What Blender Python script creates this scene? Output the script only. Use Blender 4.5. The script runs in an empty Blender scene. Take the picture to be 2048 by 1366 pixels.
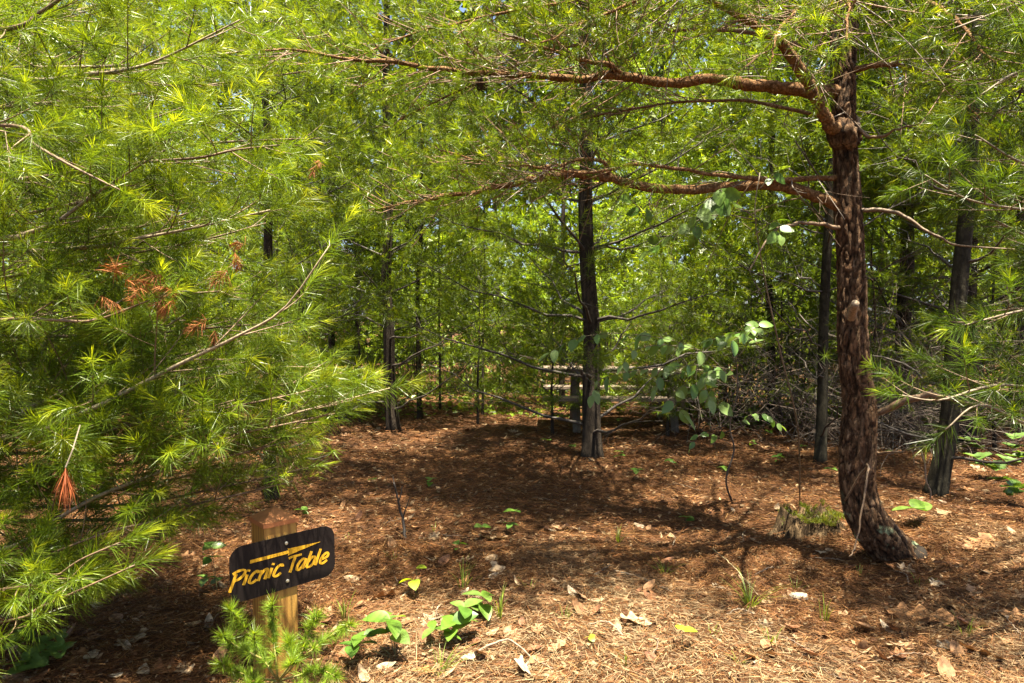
import bpy, math
import numpy as np
from mathutils import Vector, Matrix, Quaternion, noise as mnoise

rng = np.random.default_rng(11)
R = math.radians
U = rng.uniform
scene = bpy.context.scene
COL = scene.collection

# ------------------------------------------------------------------ camera
CAM_H, PITCH, FPX = 1.5, R(2.14), 1365.33
cd = bpy.data.cameras.new('camera')
cd.lens, cd.sensor_width, cd.clip_end, cd.clip_start = 24.0, 36.0, 400.0, 0.05
cam = bpy.data.objects.new('camera', cd)
COL.objects.link(cam)
cam.location = (0, 0, CAM_H)
cam.rotation_euler = (R(90) - PITCH, 0, 0)
scene.camera = cam
# ------------------------------------------------------------------ sky + sun
TO_SUN = Vector((0.09, -0.16, 0.98)).normalized()
world = bpy.data.worlds.new('World')
scene.world = world
world.use_nodes = True
nt = world.node_tree
bgn = nt.nodes['Background']
sky = nt.nodes.new('ShaderNodeTexSky')
sky.sky_type = 'NISHITA'
sky.sun_disc = False
sky.sun_elevation = math.asin(TO_SUN.z)
sky.sun_rotation = math.atan2(TO_SUN.x, TO_SUN.y)
sky.air_density, sky.dust_density, sky.ozone_density = 0.7, 2.5, 0.4
nt.links.new(sky.outputs[0], bgn.inputs[0])
bgn.inputs[1].default_value = 0.05
sd = bpy.data.lights.new('sun', 'SUN')
sd.energy, sd.angle, sd.color = 5.0, R(0.53), (1.0, 0.91, 0.72)
sun = bpy.data.objects.new('sun', sd)
COL.objects.link(sun)
sun.location = (-8, -4, 20)
sun.rotation_euler = TO_SUN.to_track_quat('Z', 'Y').to_euler()
scene.view_settings.view_transform = 'Standard'
scene.view_settings.look = 'None'
scene.view_settings.exposure = 2.9
scene.view_settings.gamma = 1.0
scene.view_settings.use_curve_mapping = False
cy = scene.cycles
cy.max_bounces, cy.diffuse_bounces, cy.glossy_bounces = 4, 2, 1
cy.transmission_bounces, cy.transparent_max_bounces = 3, 4
cy.caustics_reflective = cy.caustics_refractive = False
cy.sample_clamp_indirect = 6.0
cy.use_denoising = True
cy.denoiser = 'OPENIMAGEDENOISE'
cy.denoising_input_passes = 'RGB_ALBEDO_NORMAL'

# ------------------------------------------------------------------ pixel <-> world
FWD = np.array((0, math.cos(PITCH), -math.sin(PITCH)))
UPV = np.array((0, math.sin(PITCH), math.cos(PITCH)))
RGT = np.array((1.0, 0, 0))
EYE = np.array((0, 0, CAM_H))


def P(px, py, d):
    return EYE + d * (FWD + (px - 1024) / FPX * RGT + (683 - py) / FPX * UPV)


def gz(x, y):
    x = np.asarray(x, float); y = np.asarray(y, float)
    h = 0.035 * np.sin(0.9 * x + 0.4) * np.cos(0.7 * y - 0.6) + 0.02 * np.sin(2.3 * x + 1.7 * y)
    h = h + 0.012 * np.sin(5.1 * x - 3.3 * y + 1) + 0.008 * np.sin(9.0 * x + 7.7 * y) * np.cos(6 * y)
    h = h + 0.16 * np.exp(-((x - 2.9) ** 2 / 1.2 + (y - 4.2) ** 2 / 1.0))       # mound round the crooked pine
    h = h + 0.05 * np.exp(-((x + 2.2) ** 2 / .5 + (y - 2.6) ** 2 / .4))
    return h


def G(px, py):
    """ground point seen at a pixel"""
    dr = FWD + (px - 1024) / FPX * RGT + (683 - py) / FPX * UPV
    t = CAM_H / max(1e-4, -dr[2])
    for _ in range(12):
        p = EYE + t * dr
        t = (CAM_H - float(gz(p[0], p[1]))) / max(1e-4, -dr[2])
    return EYE + t * dr


def nrm(v):
    v = np.asarray(v, float)
    return v / np.maximum(np.linalg.norm(v, axis=-1, keepdims=True), 1e-9)


ALB = .70          # scales every base colour to real-world reflectance

# ------------------------------------------------------------------ mesh builder
class MB:
    def __init__(self):
        self.V, self.C, self.F = [], [], {3: [], 4: []}
        self.n = 0
        self.ng = []

    def add(self, v, f, col=(.5, .5, .5)):
        v = np.asarray(v, float).reshape(-1, 3); f = np.asarray(f, int)
        c = np.asarray(col, float)
        if c.ndim == 1:
            c = np.repeat(c[None], len(v), 0)
        self.V.append(v); self.C.append(c)
        self.F[f.shape[1]].append(f + self.n)
        self.n += len(v)

    def poly(self, v, col=(.5, .5, .5)):
        v = np.asarray(v, float)
        self.V.append(v); self.C.append(np.repeat(np.asarray(col, float)[None], len(v), 0))
        self.ng.append(np.arange(len(v)) + self.n)
        self.n += len(v)

    def tube(self, path, rad, sides=5, col=(.2, .13, .08), cap=True):
        p = np.asarray(path, float); n = len(p)
        rad = np.broadcast_to(np.asarray(rad, float), (n,))
        t = np.gradient(p, axis=0); t = nrm(t)
        a = np.array((0, 0, 1.0)) if abs(t[0, 2]) < .9 else np.array((1.0, 0, 0))
        u = nrm(np.cross(t[0], a))
        us = [u]
        for i in range(1, n):
            u = us[-1] - t[i] * np.dot(us[-1], t[i])
            us.append(u / max(1e-9, np.linalg.norm(u)))
        us = np.array(us); vs = np.cross(t, us)
        an = np.arange(sides) * 2 * math.pi / sides
        ring = p[:, None] + rad[:, None, None] * (us[:, None] * np.cos(an)[None, :, None] + vs[:, None] * np.sin(an)[None, :, None])
        i = np.arange(n - 1)[:, None] * sides; j = np.arange(sides)[None]; k = (j + 1) % sides
        f = np.stack([i + j, i + k, i + sides + k, i + sides + j], -1).reshape(-1, 4)
        base = self.n
        self.add(ring.reshape(-1, 3), f, col)
        if cap:
            self.ng.append(base + np.arange(sides)[::-1]); self.ng.append(base + (n - 1) * sides + np.arange(sides))

    def box(self, c, s, rot=0.0, col=(.5, .5, .5)):
        c = np.asarray(c, float); s = np.asarray(s, float) / 2
        q = np.array([(x, y, z) for z in (-1, 1) for (x, y) in ((-1, -1), (1, -1), (1, 1), (-1, 1))], float) * s
        cs, sn = math.cos(rot), math.sin(rot)
        q = np.stack([q[:, 0] * cs - q[:, 1] * sn, q[:, 0] * sn + q[:, 1] * cs, q[:, 2]], 1) + c
        self.add(q, [(0, 3, 2, 1), (4, 5, 6, 7), (0, 1, 5, 4), (1, 2, 6, 5), (2, 3, 7, 6), (3, 0, 4, 7)], col)

    def mesh(self, name, mat, smooth=False):
        me = bpy.data.meshes.new(name)
        V = np.concatenate(self.V) if self.V else np.zeros((0, 3))
        C = np.concatenate(self.C) * ALB if self.C else np.zeros((0, 3))
        f3 = np.concatenate(self.F[3]) if self.F[3] else np.zeros((0, 3), int)
        f4 = np.concatenate(self.F[4]) if self.F[4] else np.zeros((0, 4), int)
        loops = [f3.ravel(), f4.ravel()] + self.ng
        tot = np.concatenate([np.full(len(f3), 3), np.full(len(f4), 4), np.array([len(x) for x in self.ng], int)]).astype(int)
        L = np.concatenate(loops).astype(np.int32)
        st = np.concatenate([[0], np.cumsum(tot)[:-1]]).astype(np.int32) if len(tot) else np.zeros(0, np.int32)
        me.vertices.add(len(V)); me.vertices.foreach_set('co', V.astype(np.float32).ravel())
        me.loops.add(len(L)); me.loops.foreach_set('vertex_index', L)
        me.polygons.add(len(tot)); me.polygons.foreach_set('loop_start', st)
        me.polygons.foreach_set('use_smooth', np.full(len(tot), bool(smooth)))
        at = me.color_attributes.new('Col', 'FLOAT_COLOR', 'POINT')
        at.data.foreach_set('color', np.concatenate([C, np.ones((len(C), 1))], 1).astype(np.float32).ravel())
        me.update(calc_edges=True)
        if mat is not None:
            me.materials.append(mat)
        return me

    def build(self, name, mat, parent=None, smooth=False, kind=None):
        o = bpy.data.objects.new(name, self.mesh(name, mat, smooth))
        COL.objects.link(o)
        if parent is not None:
            o.parent = parent
            o.matrix_parent_inverse = WORLD_INV(parent)
        if kind:
            o['kind'] = kind
        return o


def WORLD_INV(o):
    m = o.matrix_basis.copy()
    while o.parent is not None:
        m = o.parent.matrix_basis @ o.matrix_parent_inverse @ m
        o = o.parent
    return m.inverted()


def tag(o, label, cat, group=None):
    o['label'] = label; o['category'] = cat
    if group:
        o['group'] = group
    return o


def thing(name, label, cat, loc, group=None):
    o = bpy.data.objects.new(name, None)
    o.empty_display_size = .1
    COL.objects.link(o)
    o.location = tuple(float(a) for a in loc)
    return tag(o, label, cat, group)


# ------------------------------------------------------------------ materials
def new_mat(name):
    m = bpy.data.materials.new(name); m.use_nodes = True
    t = m.node_tree
    return m, t, t.nodes, t.links, t.nodes['Principled BSDF'], t.nodes['Material Output']


def ramp(N, stops):
    r = N.new('ShaderNodeValToRGB')
    while len(r.color_ramp.elements) < len(stops):
        r.color_ramp.elements.new(.5)
    for e, (p, c) in zip(r.color_ramp.elements, stops):
        e.position = p; e.color = (*c, 1)
    return r


def leaf_mat(name, rough=.45, spec=.5, trans=.35, tint=(1.6, 1.4, .4)):
    m, t, N, L, b, out = new_mat(name)
    a = N.new('ShaderNodeAttribute'); a.attribute_name = 'Col'
    L.new(a.outputs['Color'], b.inputs['Base Color'])
    b.inputs['Roughness'].default_value = rough
    b.inputs['Specular IOR Level'].default_value = spec
    tr = N.new('ShaderNodeBsdfTranslucent')
    mu = N.new('ShaderNodeMix'); mu.data_type = 'RGBA'; mu.blend_type = 'MULTIPLY'
    mu.inputs[0].default_value = 1
    L.new(a.outputs['Color'], mu.inputs[6]); mu.inputs[7].default_value = (*tint, 1)
    L.new(mu.outputs[2], tr.inputs[0])
    mx = N.new('ShaderNodeMixShader'); mx.inputs[0].default_value = trans
    L.new(b.outputs[0], mx.inputs[1]); L.new(tr.outputs[0], mx.inputs[2])
    L.new(mx.outputs[0], out.inputs[0])
    return m


M_NEEDLE = leaf_mat('pine_needle', .36, .32, .48)
M_LEAF = leaf_mat('green_leaf', .42, .35, .4)
M_DEAD = leaf_mat('dead_leaf', .75, .25, .15, (1.1, .9, .6))


def mottle(m, scale, lo, hi):
    t = m.node_tree; N, L = t.nodes, t.links
    a = [n for n in N if n.type == 'ATTRIBUTE'][0]
    outs = [(l.to_socket) for l in a.outputs['Color'].links]
    tc = N.new('ShaderNodeTexCoord'); n = N.new('ShaderNodeTexNoise'); n.inputs['Scale'].default_value = scale
    n.inputs['Detail'].default_value = 4
    L.new(tc.outputs['Object'], n.inputs[0])
    r = ramp(N, [(.35, (lo,) * 3), (.62, (hi,) * 3)]); L.new(n.outputs['Fac'], r.inputs[0])
    mu = N.new('ShaderNodeMix'); mu.data_type = 'RGBA'; mu.blend_type = 'MULTIPLY'; mu.inputs[0].default_value = 1
    L.new(a.outputs['Color'], mu.inputs[6]); L.new(r.outputs[0], mu.inputs[7])
    for o in outs:
        L.new(mu.outputs[2], o)


M_DEADBIG = leaf_mat('mottled_dead_leaf', .75, .25, .15, (1.1, .9, .6))
mottle(M_DEADBIG, 45, .45, 1.15)
mottle(M_LEAF, 30, .75, 1.2)


def bark_mat(name, c_dark, c_mid, c_light, sc=14, stretch=.28, bump=.6, lichen=None, vcol=False):
    m, t, N, L, b, out = new_mat(name)
    tc = N.new('ShaderNodeTexCoord'); mp = N.new('ShaderNodeMapping')
    mp.inputs['Scale'].default_value = (sc, sc, sc * stretch)
    L.new(tc.outputs['Object'], mp.inputs[0])
    n1 = N.new('ShaderNodeTexNoise'); n1.inputs['Scale'].default_value = 1.5; n1.inputs['Detail'].default_value = 8
    n1.inputs['Roughness'].default_value = .7
    L.new(mp.outputs[0], n1.inputs[0])
    add = N.new('ShaderNodeVectorMath'); add.operation = 'MULTIPLY_ADD'
    add.inputs[1].default_value = (1.6, 1.6, 1.6)
    L.new(n1.outputs['Color'], add.inputs[0]); L.new(mp.outputs[0], add.inputs[2])
    vo = N.new('ShaderNodeTexVoronoi'); vo.feature = 'DISTANCE_TO_EDGE'; vo.inputs['Scale'].default_value = 1.6
    L.new(add.outputs[0], vo.inputs[0])
    vc = N.new('ShaderNodeTexVoronoi'); vc.inputs['Scale'].default_value = 1.6
    L.new(add.outputs[0], vc.inputs[0])
    kk = 1.0 if vcol else ALB
    r = ramp(N, [(0.2, tuple(np.array(c_dark) * kk)), (.5, tuple(np.array(c_mid) * kk)), (.8, tuple(np.array(c_light) * kk))])
    sep = N.new('ShaderNodeSeparateColor'); L.new(vc.outputs['Color'], sep.inputs[0])
    mm = N.new('ShaderNodeMath'); mm.operation = 'MULTIPLY_ADD'; mm.inputs[1].default_value = .35
    L.new(sep.outputs[0], mm.inputs[0])
    m2 = N.new('ShaderNodeMath'); m2.operation = 'MULTIPLY'; m2.inputs[1].default_value = .7
    L.new(n1.outputs['Fac'], m2.inputs[0]); L.new(m2.outputs[0], mm.inputs[2])
    L.new(mm.outputs[0], r.inputs[0])
    er = ramp(N, [(0.0, (.3, .3, .3)), (.10, (1, 1, 1))]); L.new(vo.outputs['Distance'], er.inputs[0])
    mul = N.new('ShaderNodeMix'); mul.data_type = 'RGBA'; mul.blend_type = 'MULTIPLY'; mul.inputs[0].default_value = .6
    L.new(r.outputs[0], mul.inputs[6]); L.new(er.outputs[0], mul.inputs[7])
    last = mul.outputs[2]
    if vcol:
        mul.inputs[0].default_value = .25
        at = N.new('ShaderNodeAttribute'); at.attribute_name = 'Col'
        mv = N.new('ShaderNodeMix'); mv.data_type = 'RGBA'; mv.blend_type = 'MULTIPLY'; mv.inputs[0].default_value = 1
        L.new(last, mv.inputs[6]); L.new(at.outputs['Color'], mv.inputs[7]); last = mv.outputs[2]
    if lichen:
        n2 = N.new('ShaderNodeTexNoise'); n2.inputs['Scale'].default_value = 9; n2.inputs['Detail'].default_value = 6
        L.new(tc.outputs['Object'], n2.inputs[0])
        lr = ramp(N, [(.60, (0, 0, 0)), (.67, (1, 1, 1))]); L.new(n2.outputs['Fac'], lr.inputs[0])
        sp = N.new('ShaderNodeSeparateXYZ'); L.new(tc.outputs['Object'], sp.inputs[0])
        mr = N.new('ShaderNodeMapRange'); mr.inputs[1].default_value = .55; mr.inputs[2].default_value = .2
        L.new(sp.outputs[2], mr.inputs[0])
        m3 = N.new('ShaderNodeMath'); m3.operation = 'MULTIPLY'
        L.new(lr.outputs[0], m3.inputs[0]); L.new(mr.outputs[0], m3.inputs[1])
        mx = N.new('ShaderNodeMix'); mx.data_type = 'RGBA'; mx.inputs[7].default_value = (*lichen, 1)
        L.new(m3.outputs[0], mx.inputs[0]); L.new(last, mx.inputs[6]); last = mx.outputs[2]
    L.new(last, b.inputs['Base Color'])
    b.inputs['Roughness'].default_value = .9; b.inputs['Specular IOR Level'].default_value = .12
    bp = N.new('ShaderNodeBump'); bp.inputs['Strength'].default_value = bump; bp.inputs['Distance'].default_value = .02
    ma = N.new('ShaderNodeMath'); ma.operation = 'ADD'
    L.new(er.outputs[0], ma.inputs[0]); L.new(n1.outputs['Fac'], ma.inputs[1])
    L.new(ma.outputs[0], bp.inputs['Height']); L.new(bp.outputs[0], b.inputs['Normal'])
    return m


M_BARK = bark_mat('plated_pine_bark', (.07, .038, .021), (.175, .095, .048), (.30, .20, .12), 26, .35, .9, (.30, .36, .20), True)
M_LIMB = bark_mat('orange_limb_bark', (.10, .052, .025), (.32, .165, .068), (.44, .28, .15), 45, .8, .8)
M_DARKBARK = bark_mat('dark_pine_bark', (.018, .014, .011), (.045, .034, .025), (.09, .07, .05), 22, .3, .6)
M_GREYBARK = bark_mat('grey_pine_bark', (.014, .013, .009), (.036, .031, .02), (.075, .067, .044), 20, .5, .4)


def twig_mat(name):
    m, t, N, L, b, out = new_mat(name)
    a = N.new('ShaderNodeAttribute'); a.attribute_name = 'Col'
    n = N.new('ShaderNodeTexNoise'); n.inputs['Scale'].default_value = 70
    tc = N.new('ShaderNodeTexCoord'); L.new(tc.outputs['Object'], n.inputs[0])
    r = ramp(N, [(.3, (.55, .55, .55)), (.7, (1.3, 1.3, 1.3))]); L.new(n.outputs['Fac'], r.inputs[0])
    mu = N.new('ShaderNodeMix'); mu.data_type = 'RGBA'; mu.blend_type = 'MULTIPLY'; mu.inputs[0].default_value = 1
    L.new(a.outputs['Color'], mu.inputs[6]); L.new(r.outputs[0], mu.inputs[7])
    L.new(mu.outputs[2], b.inputs['Base Color'])
    b.inputs['Roughness'].default_value = .7
    return m


M_TWIG = twig_mat('twig_bark')


def simple(name, col, rough=.6, metal=0.0, nscale=40, amt=.25, bump=0.0):
    m, t, N, L, b, out = new_mat(name)
    tc = N.new('ShaderNodeTexCoord'); n = N.new('ShaderNodeTexNoise'); n.inputs['Scale'].default_value = nscale
    n.inputs['Detail'].default_value = 6
    L.new(tc.outputs['Object'], n.inputs[0])
    c = np.array(col) * ALB
    r = ramp(N, [(.3, tuple(c * (1 - amt))), (.7, tuple(np.minimum(c * (1 + amt), 1)))])
    L.new(n.outputs['Fac'], r.inputs[0]); L.new(r.outputs[0], b.inputs['Base Color'])
    b.inputs['Roughness'].default_value = rough; b.inputs['Metallic'].default_value = metal
    b.inputs['Specular IOR Level'].default_value = .22
    if bump:
        bp = N.new('ShaderNodeBump'); bp.inputs['Strength'].default_value = bump; bp.inputs['Distance'].default_value = .01
        L.new(n.outputs['Fac'], bp.inputs['Height']); L.new(bp.outputs[0], b.inputs['Normal'])
    return m


def wood_mat(name, c1, c2, scale=30):
    m, t, N, L, b, out = new_mat(name)
    tc = N.new('ShaderNodeTexCoord'); mp = N.new('ShaderNodeMapping')
    mp.inputs['Scale'].default_value = (1, 1, .07); mp.inputs['Location'].default_value = (.03, .11, .2)
    L.new(tc.outputs['Object'], mp.inputs[0])
    w = N.new('ShaderNodeTexWave'); w.wave_type = 'RINGS'; w.rings_direction = 'Z'
    w.inputs['Scale'].default_value = scale; w.inputs['Distortion'].default_value = 7
    w.inputs['Detail'].default_value = 3; w.inputs['Detail Scale'].default_value = 2
    L.new(mp.outputs[0], w.inputs[0])
    n = N.new('ShaderNodeTexNoise'); n.inputs['Scale'].default_value = 60; L.new(mp.outputs[0], n.inputs[0])
    mm = N.new('ShaderNodeMath'); mm.operation = 'MULTIPLY_ADD'; mm.inputs[1].default_value = .5
    L.new(n.outputs['Fac'], mm.inputs[0])
    mh = N.new('ShaderNodeMath'); mh.operation = 'MULTIPLY'; mh.inputs[1].default_value = .55
    L.new(w.outputs['Fac'], mh.inputs[0]); L.new(mh.outputs[0], mm.inputs[2])
    r = ramp(N, [(.2, tuple(np.array(c1) * ALB)), (.75, tuple(np.array(c2) * ALB))]); L.new(mm.outputs[0], r.inputs[0])
    L.new(r.outputs[0], b.inputs['Base Color']); b.inputs['Roughness'].default_value = .65
    return m


def ground_mat():
    m, t, N, L, b, out = new_mat('pine_litter_soil')
    tc = N.new('ShaderNodeTexCoord')
    n = N.new('ShaderNodeTexNoise'); n.inputs['Scale'].default_value = 55; n.inputs['Detail'].default_value = 9
    n.inputs['Roughness'].default_value = .75
    L.new(tc.outputs['Object'], n.inputs[0])
    r = ramp(N, [(.32, (.016, .007, .003)), (.5, (.06, .026, .010)), (.66, (.12, .06, .027))])
    L.new(n.outputs['Fac'], r.inputs[0])
    L.new(r.outputs[0], b.inputs['Base Color'])
    b.inputs['Roughness'].default_value = .9; b.inputs['Specular IOR Level'].default_value = .15
    bp = N.new('ShaderNodeBump'); bp.inputs['Strength'].default_value = .8; bp.inputs['Distance'].default_value = .02
    L.new(n.outputs['Fac'], bp.inputs['Height']); L.new(bp.outputs[0], b.inputs['Normal'])
    return m


# ------------------------------------------------------------------ foliage tools
def catmull(pts, n):
    p = np.asarray(pts, float)
    if len(p) < 3:
        t = np.linspace(0, 1, n)[:, None]
        return p[0] * (1 - t) + p[-1] * t
    q = np.vstack([2 * p[0] - p[1], p, 2 * p[-1] - p[-2]])
    s = np.linspace(0, len(p) - 1 - 1e-6, n); i = s.astype(int); t = (s - i)[:, None]
    a, b, c, d = q[i], q[i + 1], q[i + 2], q[i + 3]
    return .5 * (2 * b + (c - a) * t + (2 * a - 5 * b + 4 * c - d) * t ** 2 + (3 * b - a - 3 * c + d) * t ** 3)


def perp_basis(d):
    a = np.where(np.abs(d[:, 2:3]) < .9, np.array([[0, 0, 1.0]]), np.array([[1.0, 0, 0]]))
    u = nrm(np.cross(d, a)); return u, np.cross(d, u)


def ribbons(mb, base, dirs, ln, wd, col, bend=0.12, seg=2):
    """needles: tapered ribbons, one triangle (seg 1) or bent (seg 2)"""
    n = len(base)
    u, v = perp_basis(dirs)
    a = rng.uniform(0, 2 * math.pi, n)[:, None]
    w = u * np.cos(a) + v * np.sin(a)
    nn = np.cross(dirs, w)
    ln = ln[:, None]; h = (wd / 2)[:, None]
    if seg == 1:
        vv = np.stack([base - w * h, base + w * h, base + dirs * ln], 1).reshape(-1, 3)
        f = np.arange(3 * n).reshape(-1, 3)
        mb.add(vv, f, np.repeat(col, 3, 0)); return
    b = rng.uniform(-bend, bend, n)[:, None] * ln * nn
    mid = base + dirs * ln * .55 + b
    tip = base + dirs * ln + b * .2; tip[:, 2] -= (ln * .06)[:, 0]
    vv = np.stack([base - w * h * .8, base + w * h * .8, mid + w * h, mid - w * h, tip], 1).reshape(-1, 3)
    k = np.arange(n)[:, None] * 5
    mb.add(vv, k + np.array([[0, 1, 2, 3]]), np.repeat(col, 5, 0))
    f3 = k + np.array([[3, 2, 4]]) + (mb.n - 5 * n)
    mb.F[3].append(f3)


OLD = np.array((.118, .190, .011)); YOUNG = np.array((.37, .43, .024)); BROWN = np.array((.30, .11, .03))


def needle_mesh(mb, shoots, n, nl, nw, seg, droop=.15, phis=(78, 22), new=.35, old=OLD, young=YOUNG, fasc=1):
    """shoots: list of (pos, dir, length, vigor)"""
    if not shoots:
        return
    S = len(shoots)
    bp = np.array([s[0] for s in shoots]); bd = nrm(np.array([s[1] for s in shoots]))
    bl = np.array([s[2] for s in shoots]); vg = np.array([s[3] for s in shoots])
    idx = np.repeat(np.arange(S), n)
    u = rng.uniform(0, 1, S * n) ** .9
    d = bd[idx]; p = bp[idx] + d * (bl[idx] * u)[:, None]
    e1, e2 = perp_basis(d)
    az = rng.uniform(0, 2 * math.pi, S * n)[:, None]
    ph = np.radians(np.clip(phis[0] + (phis[1] - phis[0]) * u + rng.normal(0, 11, S)[idx] + rng.normal(0, 10, S * n), 4, 110))[:, None]
    nd = d * np.cos(ph) + (e1 * np.cos(az) + e2 * np.sin(az)) * np.sin(ph)
    nd[:, 2] -= droop * (rng.uniform(.1, 2.2, S)[idx] + rng.uniform(.0, .6, S * n))
    nd = nrm(nd)
    yn = np.clip((u - (1 - new)) / max(new, .01), 0, 1) * vg[idx]
    tone = (rng.uniform(.65, 1.35, S)[idx] * rng.uniform(.75, 1.25, S * n))[:, None]
    col = (old * (1 - yn[:, None]) + young * yn[:, None]) * tone
    ln = nl * rng.uniform(.7, 1.2, S)[idx] * rng.uniform(.65, 1.1, S * n) * (1 - .35 * yn)
    wd = nw * rng.uniform(.75, 1.25, S * n)
    ribbons(mb, p, nd, ln, wd, col, seg=seg)


def arc(path):
    s = np.concatenate([[0], np.cumsum(np.linalg.norm(np.diff(path, axis=0), axis=1))])
    return s


def at_arc(path, s, x):
    p = np.array([np.interp(x, s, path[:, k]) for k in range(3)])
    q = np.array([np.interp(min(x + .03, s[-1]), s, path[:, k]) for k in range(3)])
    r = np.array([np.interp(max(x - .03, 0), s, path[:, k]) for k in range(3)])
    return p, nrm(q - r)


TWIG = (.17, .105, .055); TWIG_Y = (.34, .22, .08); TWIG_GREY = (.26, .21, .16); TWIG_DK = (.06, .045, .034)


def twig(mb, p, d, ln, r0, r1, bend=.12, up=.1, n=4, sides=4, col=TWIG):
    u = np.linspace(0, 1, n)[:, None]
    b = rng.normal(0, bend, 3)
    path = p + d * ln * u + b * ln * u ** 2 * .6 + np.array((0, 0, up)) * ln * u ** 2
    if mb is not None:
        mb.tube(path, np.linspace(r0, r1, n), sides, col, cap=False)
    return path


def spray(mb, shoots, path, r_end, sec=.6, space=.11, start=.25, up=.12, slen=.14, tert=True, tw=True, dens=1.0,
          roll=35, col=TWIG, keep=None, rmax=.0045, lite=False):
    s = arc(path); L = s[-1]
    x = start * L; side = 1 if U() < .5 else -1
    Z = np.array((0, 0, 1.0))
    while x < L * .985:
        p, t = at_arc(path, s, x); side = -side
        sv = nrm(np.cross(t, Z)) * side
        ro = math.radians(rng.normal(0, roll)); uu = np.cross(sv, t) * side
        sv = sv * math.cos(ro) + uu * math.sin(ro)
        a = R(U(36, 62))
        d = nrm(t * math.cos(a) + sv * math.sin(a) + Z * U(-.08, .22))
        fr = x / L
        ln = sec * max(0, 1 - fr) ** .6 * U(.55, 1.15) + .10
        x += space * U(.6, 1.4)
        if keep is not None and not keep(p + d * ln * .6):
            continue
        r0 = min(rmax, .0018 + ln * .004)
        q = twig(mb if tw else None, p, d, ln, r0, .0014, up=up, n=4 if lite else 5, sides=3 if lite else 4, col=col)
        sq = arc(q)
        e = nrm(q[-1] - q[-2])
        shoots.append((q[-1] - e * slen * .45, nrm(e + Z * .1), slen * U(.8, 1.25), U(.2, 1)))
        if ln > .2 and tert:
            y = sq[-1] * .35
            while y < sq[-1] * .93:
                pp, tt = at_arc(q, sq, y)
                side2 = 1 if U() < .5 else -1
                sv2 = nrm(np.cross(tt, Z)) * side2 + Z * rng.normal(0, .5)
                dd = nrm(tt * .75 + nrm(sv2) * .8 + Z * U(0, .2))
                l2 = U(.05, .10 + .32 * ln * (1 - y / sq[-1]))
                q2 = twig(mb if tw and not lite else None, pp, dd, l2, .0018, .0012, up=up, n=3, sides=3, col=col)
                e2 = nrm(q2[-1] - q2[0])
                shoots.append((q2[-1] - e2 * slen * .4, nrm(e2 + Z * .1), slen * U(.65, 1.1), U(0, 1)))
                y += .105 / dens * U(.6, 1.5)
    e = nrm(path[-1] - path[-2])
    shoots.append((path[-1] - e * .05, e, slen * 1.3, 1.0))


def pxlimb(pts, n=24):
    """pts: (px, py, depth, width_px) -> path, radii"""
    w = np.array([P(a, b, d) for a, b, d, _ in pts]); r = np.array([wd / 2 * d / FPX for _, _, d, wd in pts])
    path = catmull(w, n)
    rr = np.interp(np.linspace(0, 1, n), np.linspace(0, 1, len(r)), r)
    return path, rr


def fissured(mb, path, rad, sides, amp):
    """trunk with long interlaced fissures between flaky plates; fissure depth also goes into Col"""
    p = np.asarray(path); n = len(p); t = nrm(np.gradient(p, axis=0))
    u = np.array((1.0, 0, 0)); us = []
    for i in range(n):
        u = u - t[i] * np.dot(u, t[i]); u = u / np.linalg.norm(u); us.append(u)
    us = np.array(us); vs = np.cross(t, us); s = arc(p); an = np.arange(sides) * 2 * math.pi / sides
    V = np.zeros((n, sides, 3)); C = np.zeros((n, sides, 3)); nz = mnoise.noise
    for i in range(n):
        for j in range(sides):
            ca, sa = math.cos(an[j]), math.sin(an[j]); r0 = max(rad[i], .05)
            q = Vector((ca * r0 * 34, sa * r0 * 34, s[i] * 9.5)); w = mnoise.noise_vector(q * .55)
            q = q + w * .9
            fis = min(1, abs(nz(q)) / .20)                       # vertical fissures
            hz = min(1, abs(nz(Vector((q.x * .6 + 9, q.y * .6, s[i] * 21 + 2 * w.x)))) / .13)   # cross breaks
            cr = fis * (.45 + .55 * hz)
            fl = round(2.5 * nz(q * 1.9 + Vector((5, 1, 0)))) / 2.5  # flake steps
            g = nz(Vector((ca * r0 * 130, sa * r0 * 130, s[i] * 60)))
            lump = nz(Vector((ca * 1.2, sa * 1.2, s[i] * 2.4)))
            r = rad[i] * (1 + .09 * lump) + amp * (cr - .7) + amp * .25 * fl * cr + amp * .22 * g
            V[i, j] = p[i] + (us[i] * ca + vs[i] * sa) * r
            C[i, j] = .16 + .84 * cr + .30 * fl
    i = np.arange(n - 1)[:, None] * sides; j = np.arange(sides)[None]; k = (j + 1) % sides
    f = np.stack([i + j, i + k, i + sides + k, i + sides + j], -1).reshape(-1, 4)
    b = mb.n
    mb.add(V.reshape(-1, 3), f, C.reshape(-1, 3))
    mb.ng.append(b + (n - 1) * sides + np.arange(sides)); mb.ng.append(b + np.arange(sides)[::-1])


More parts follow.
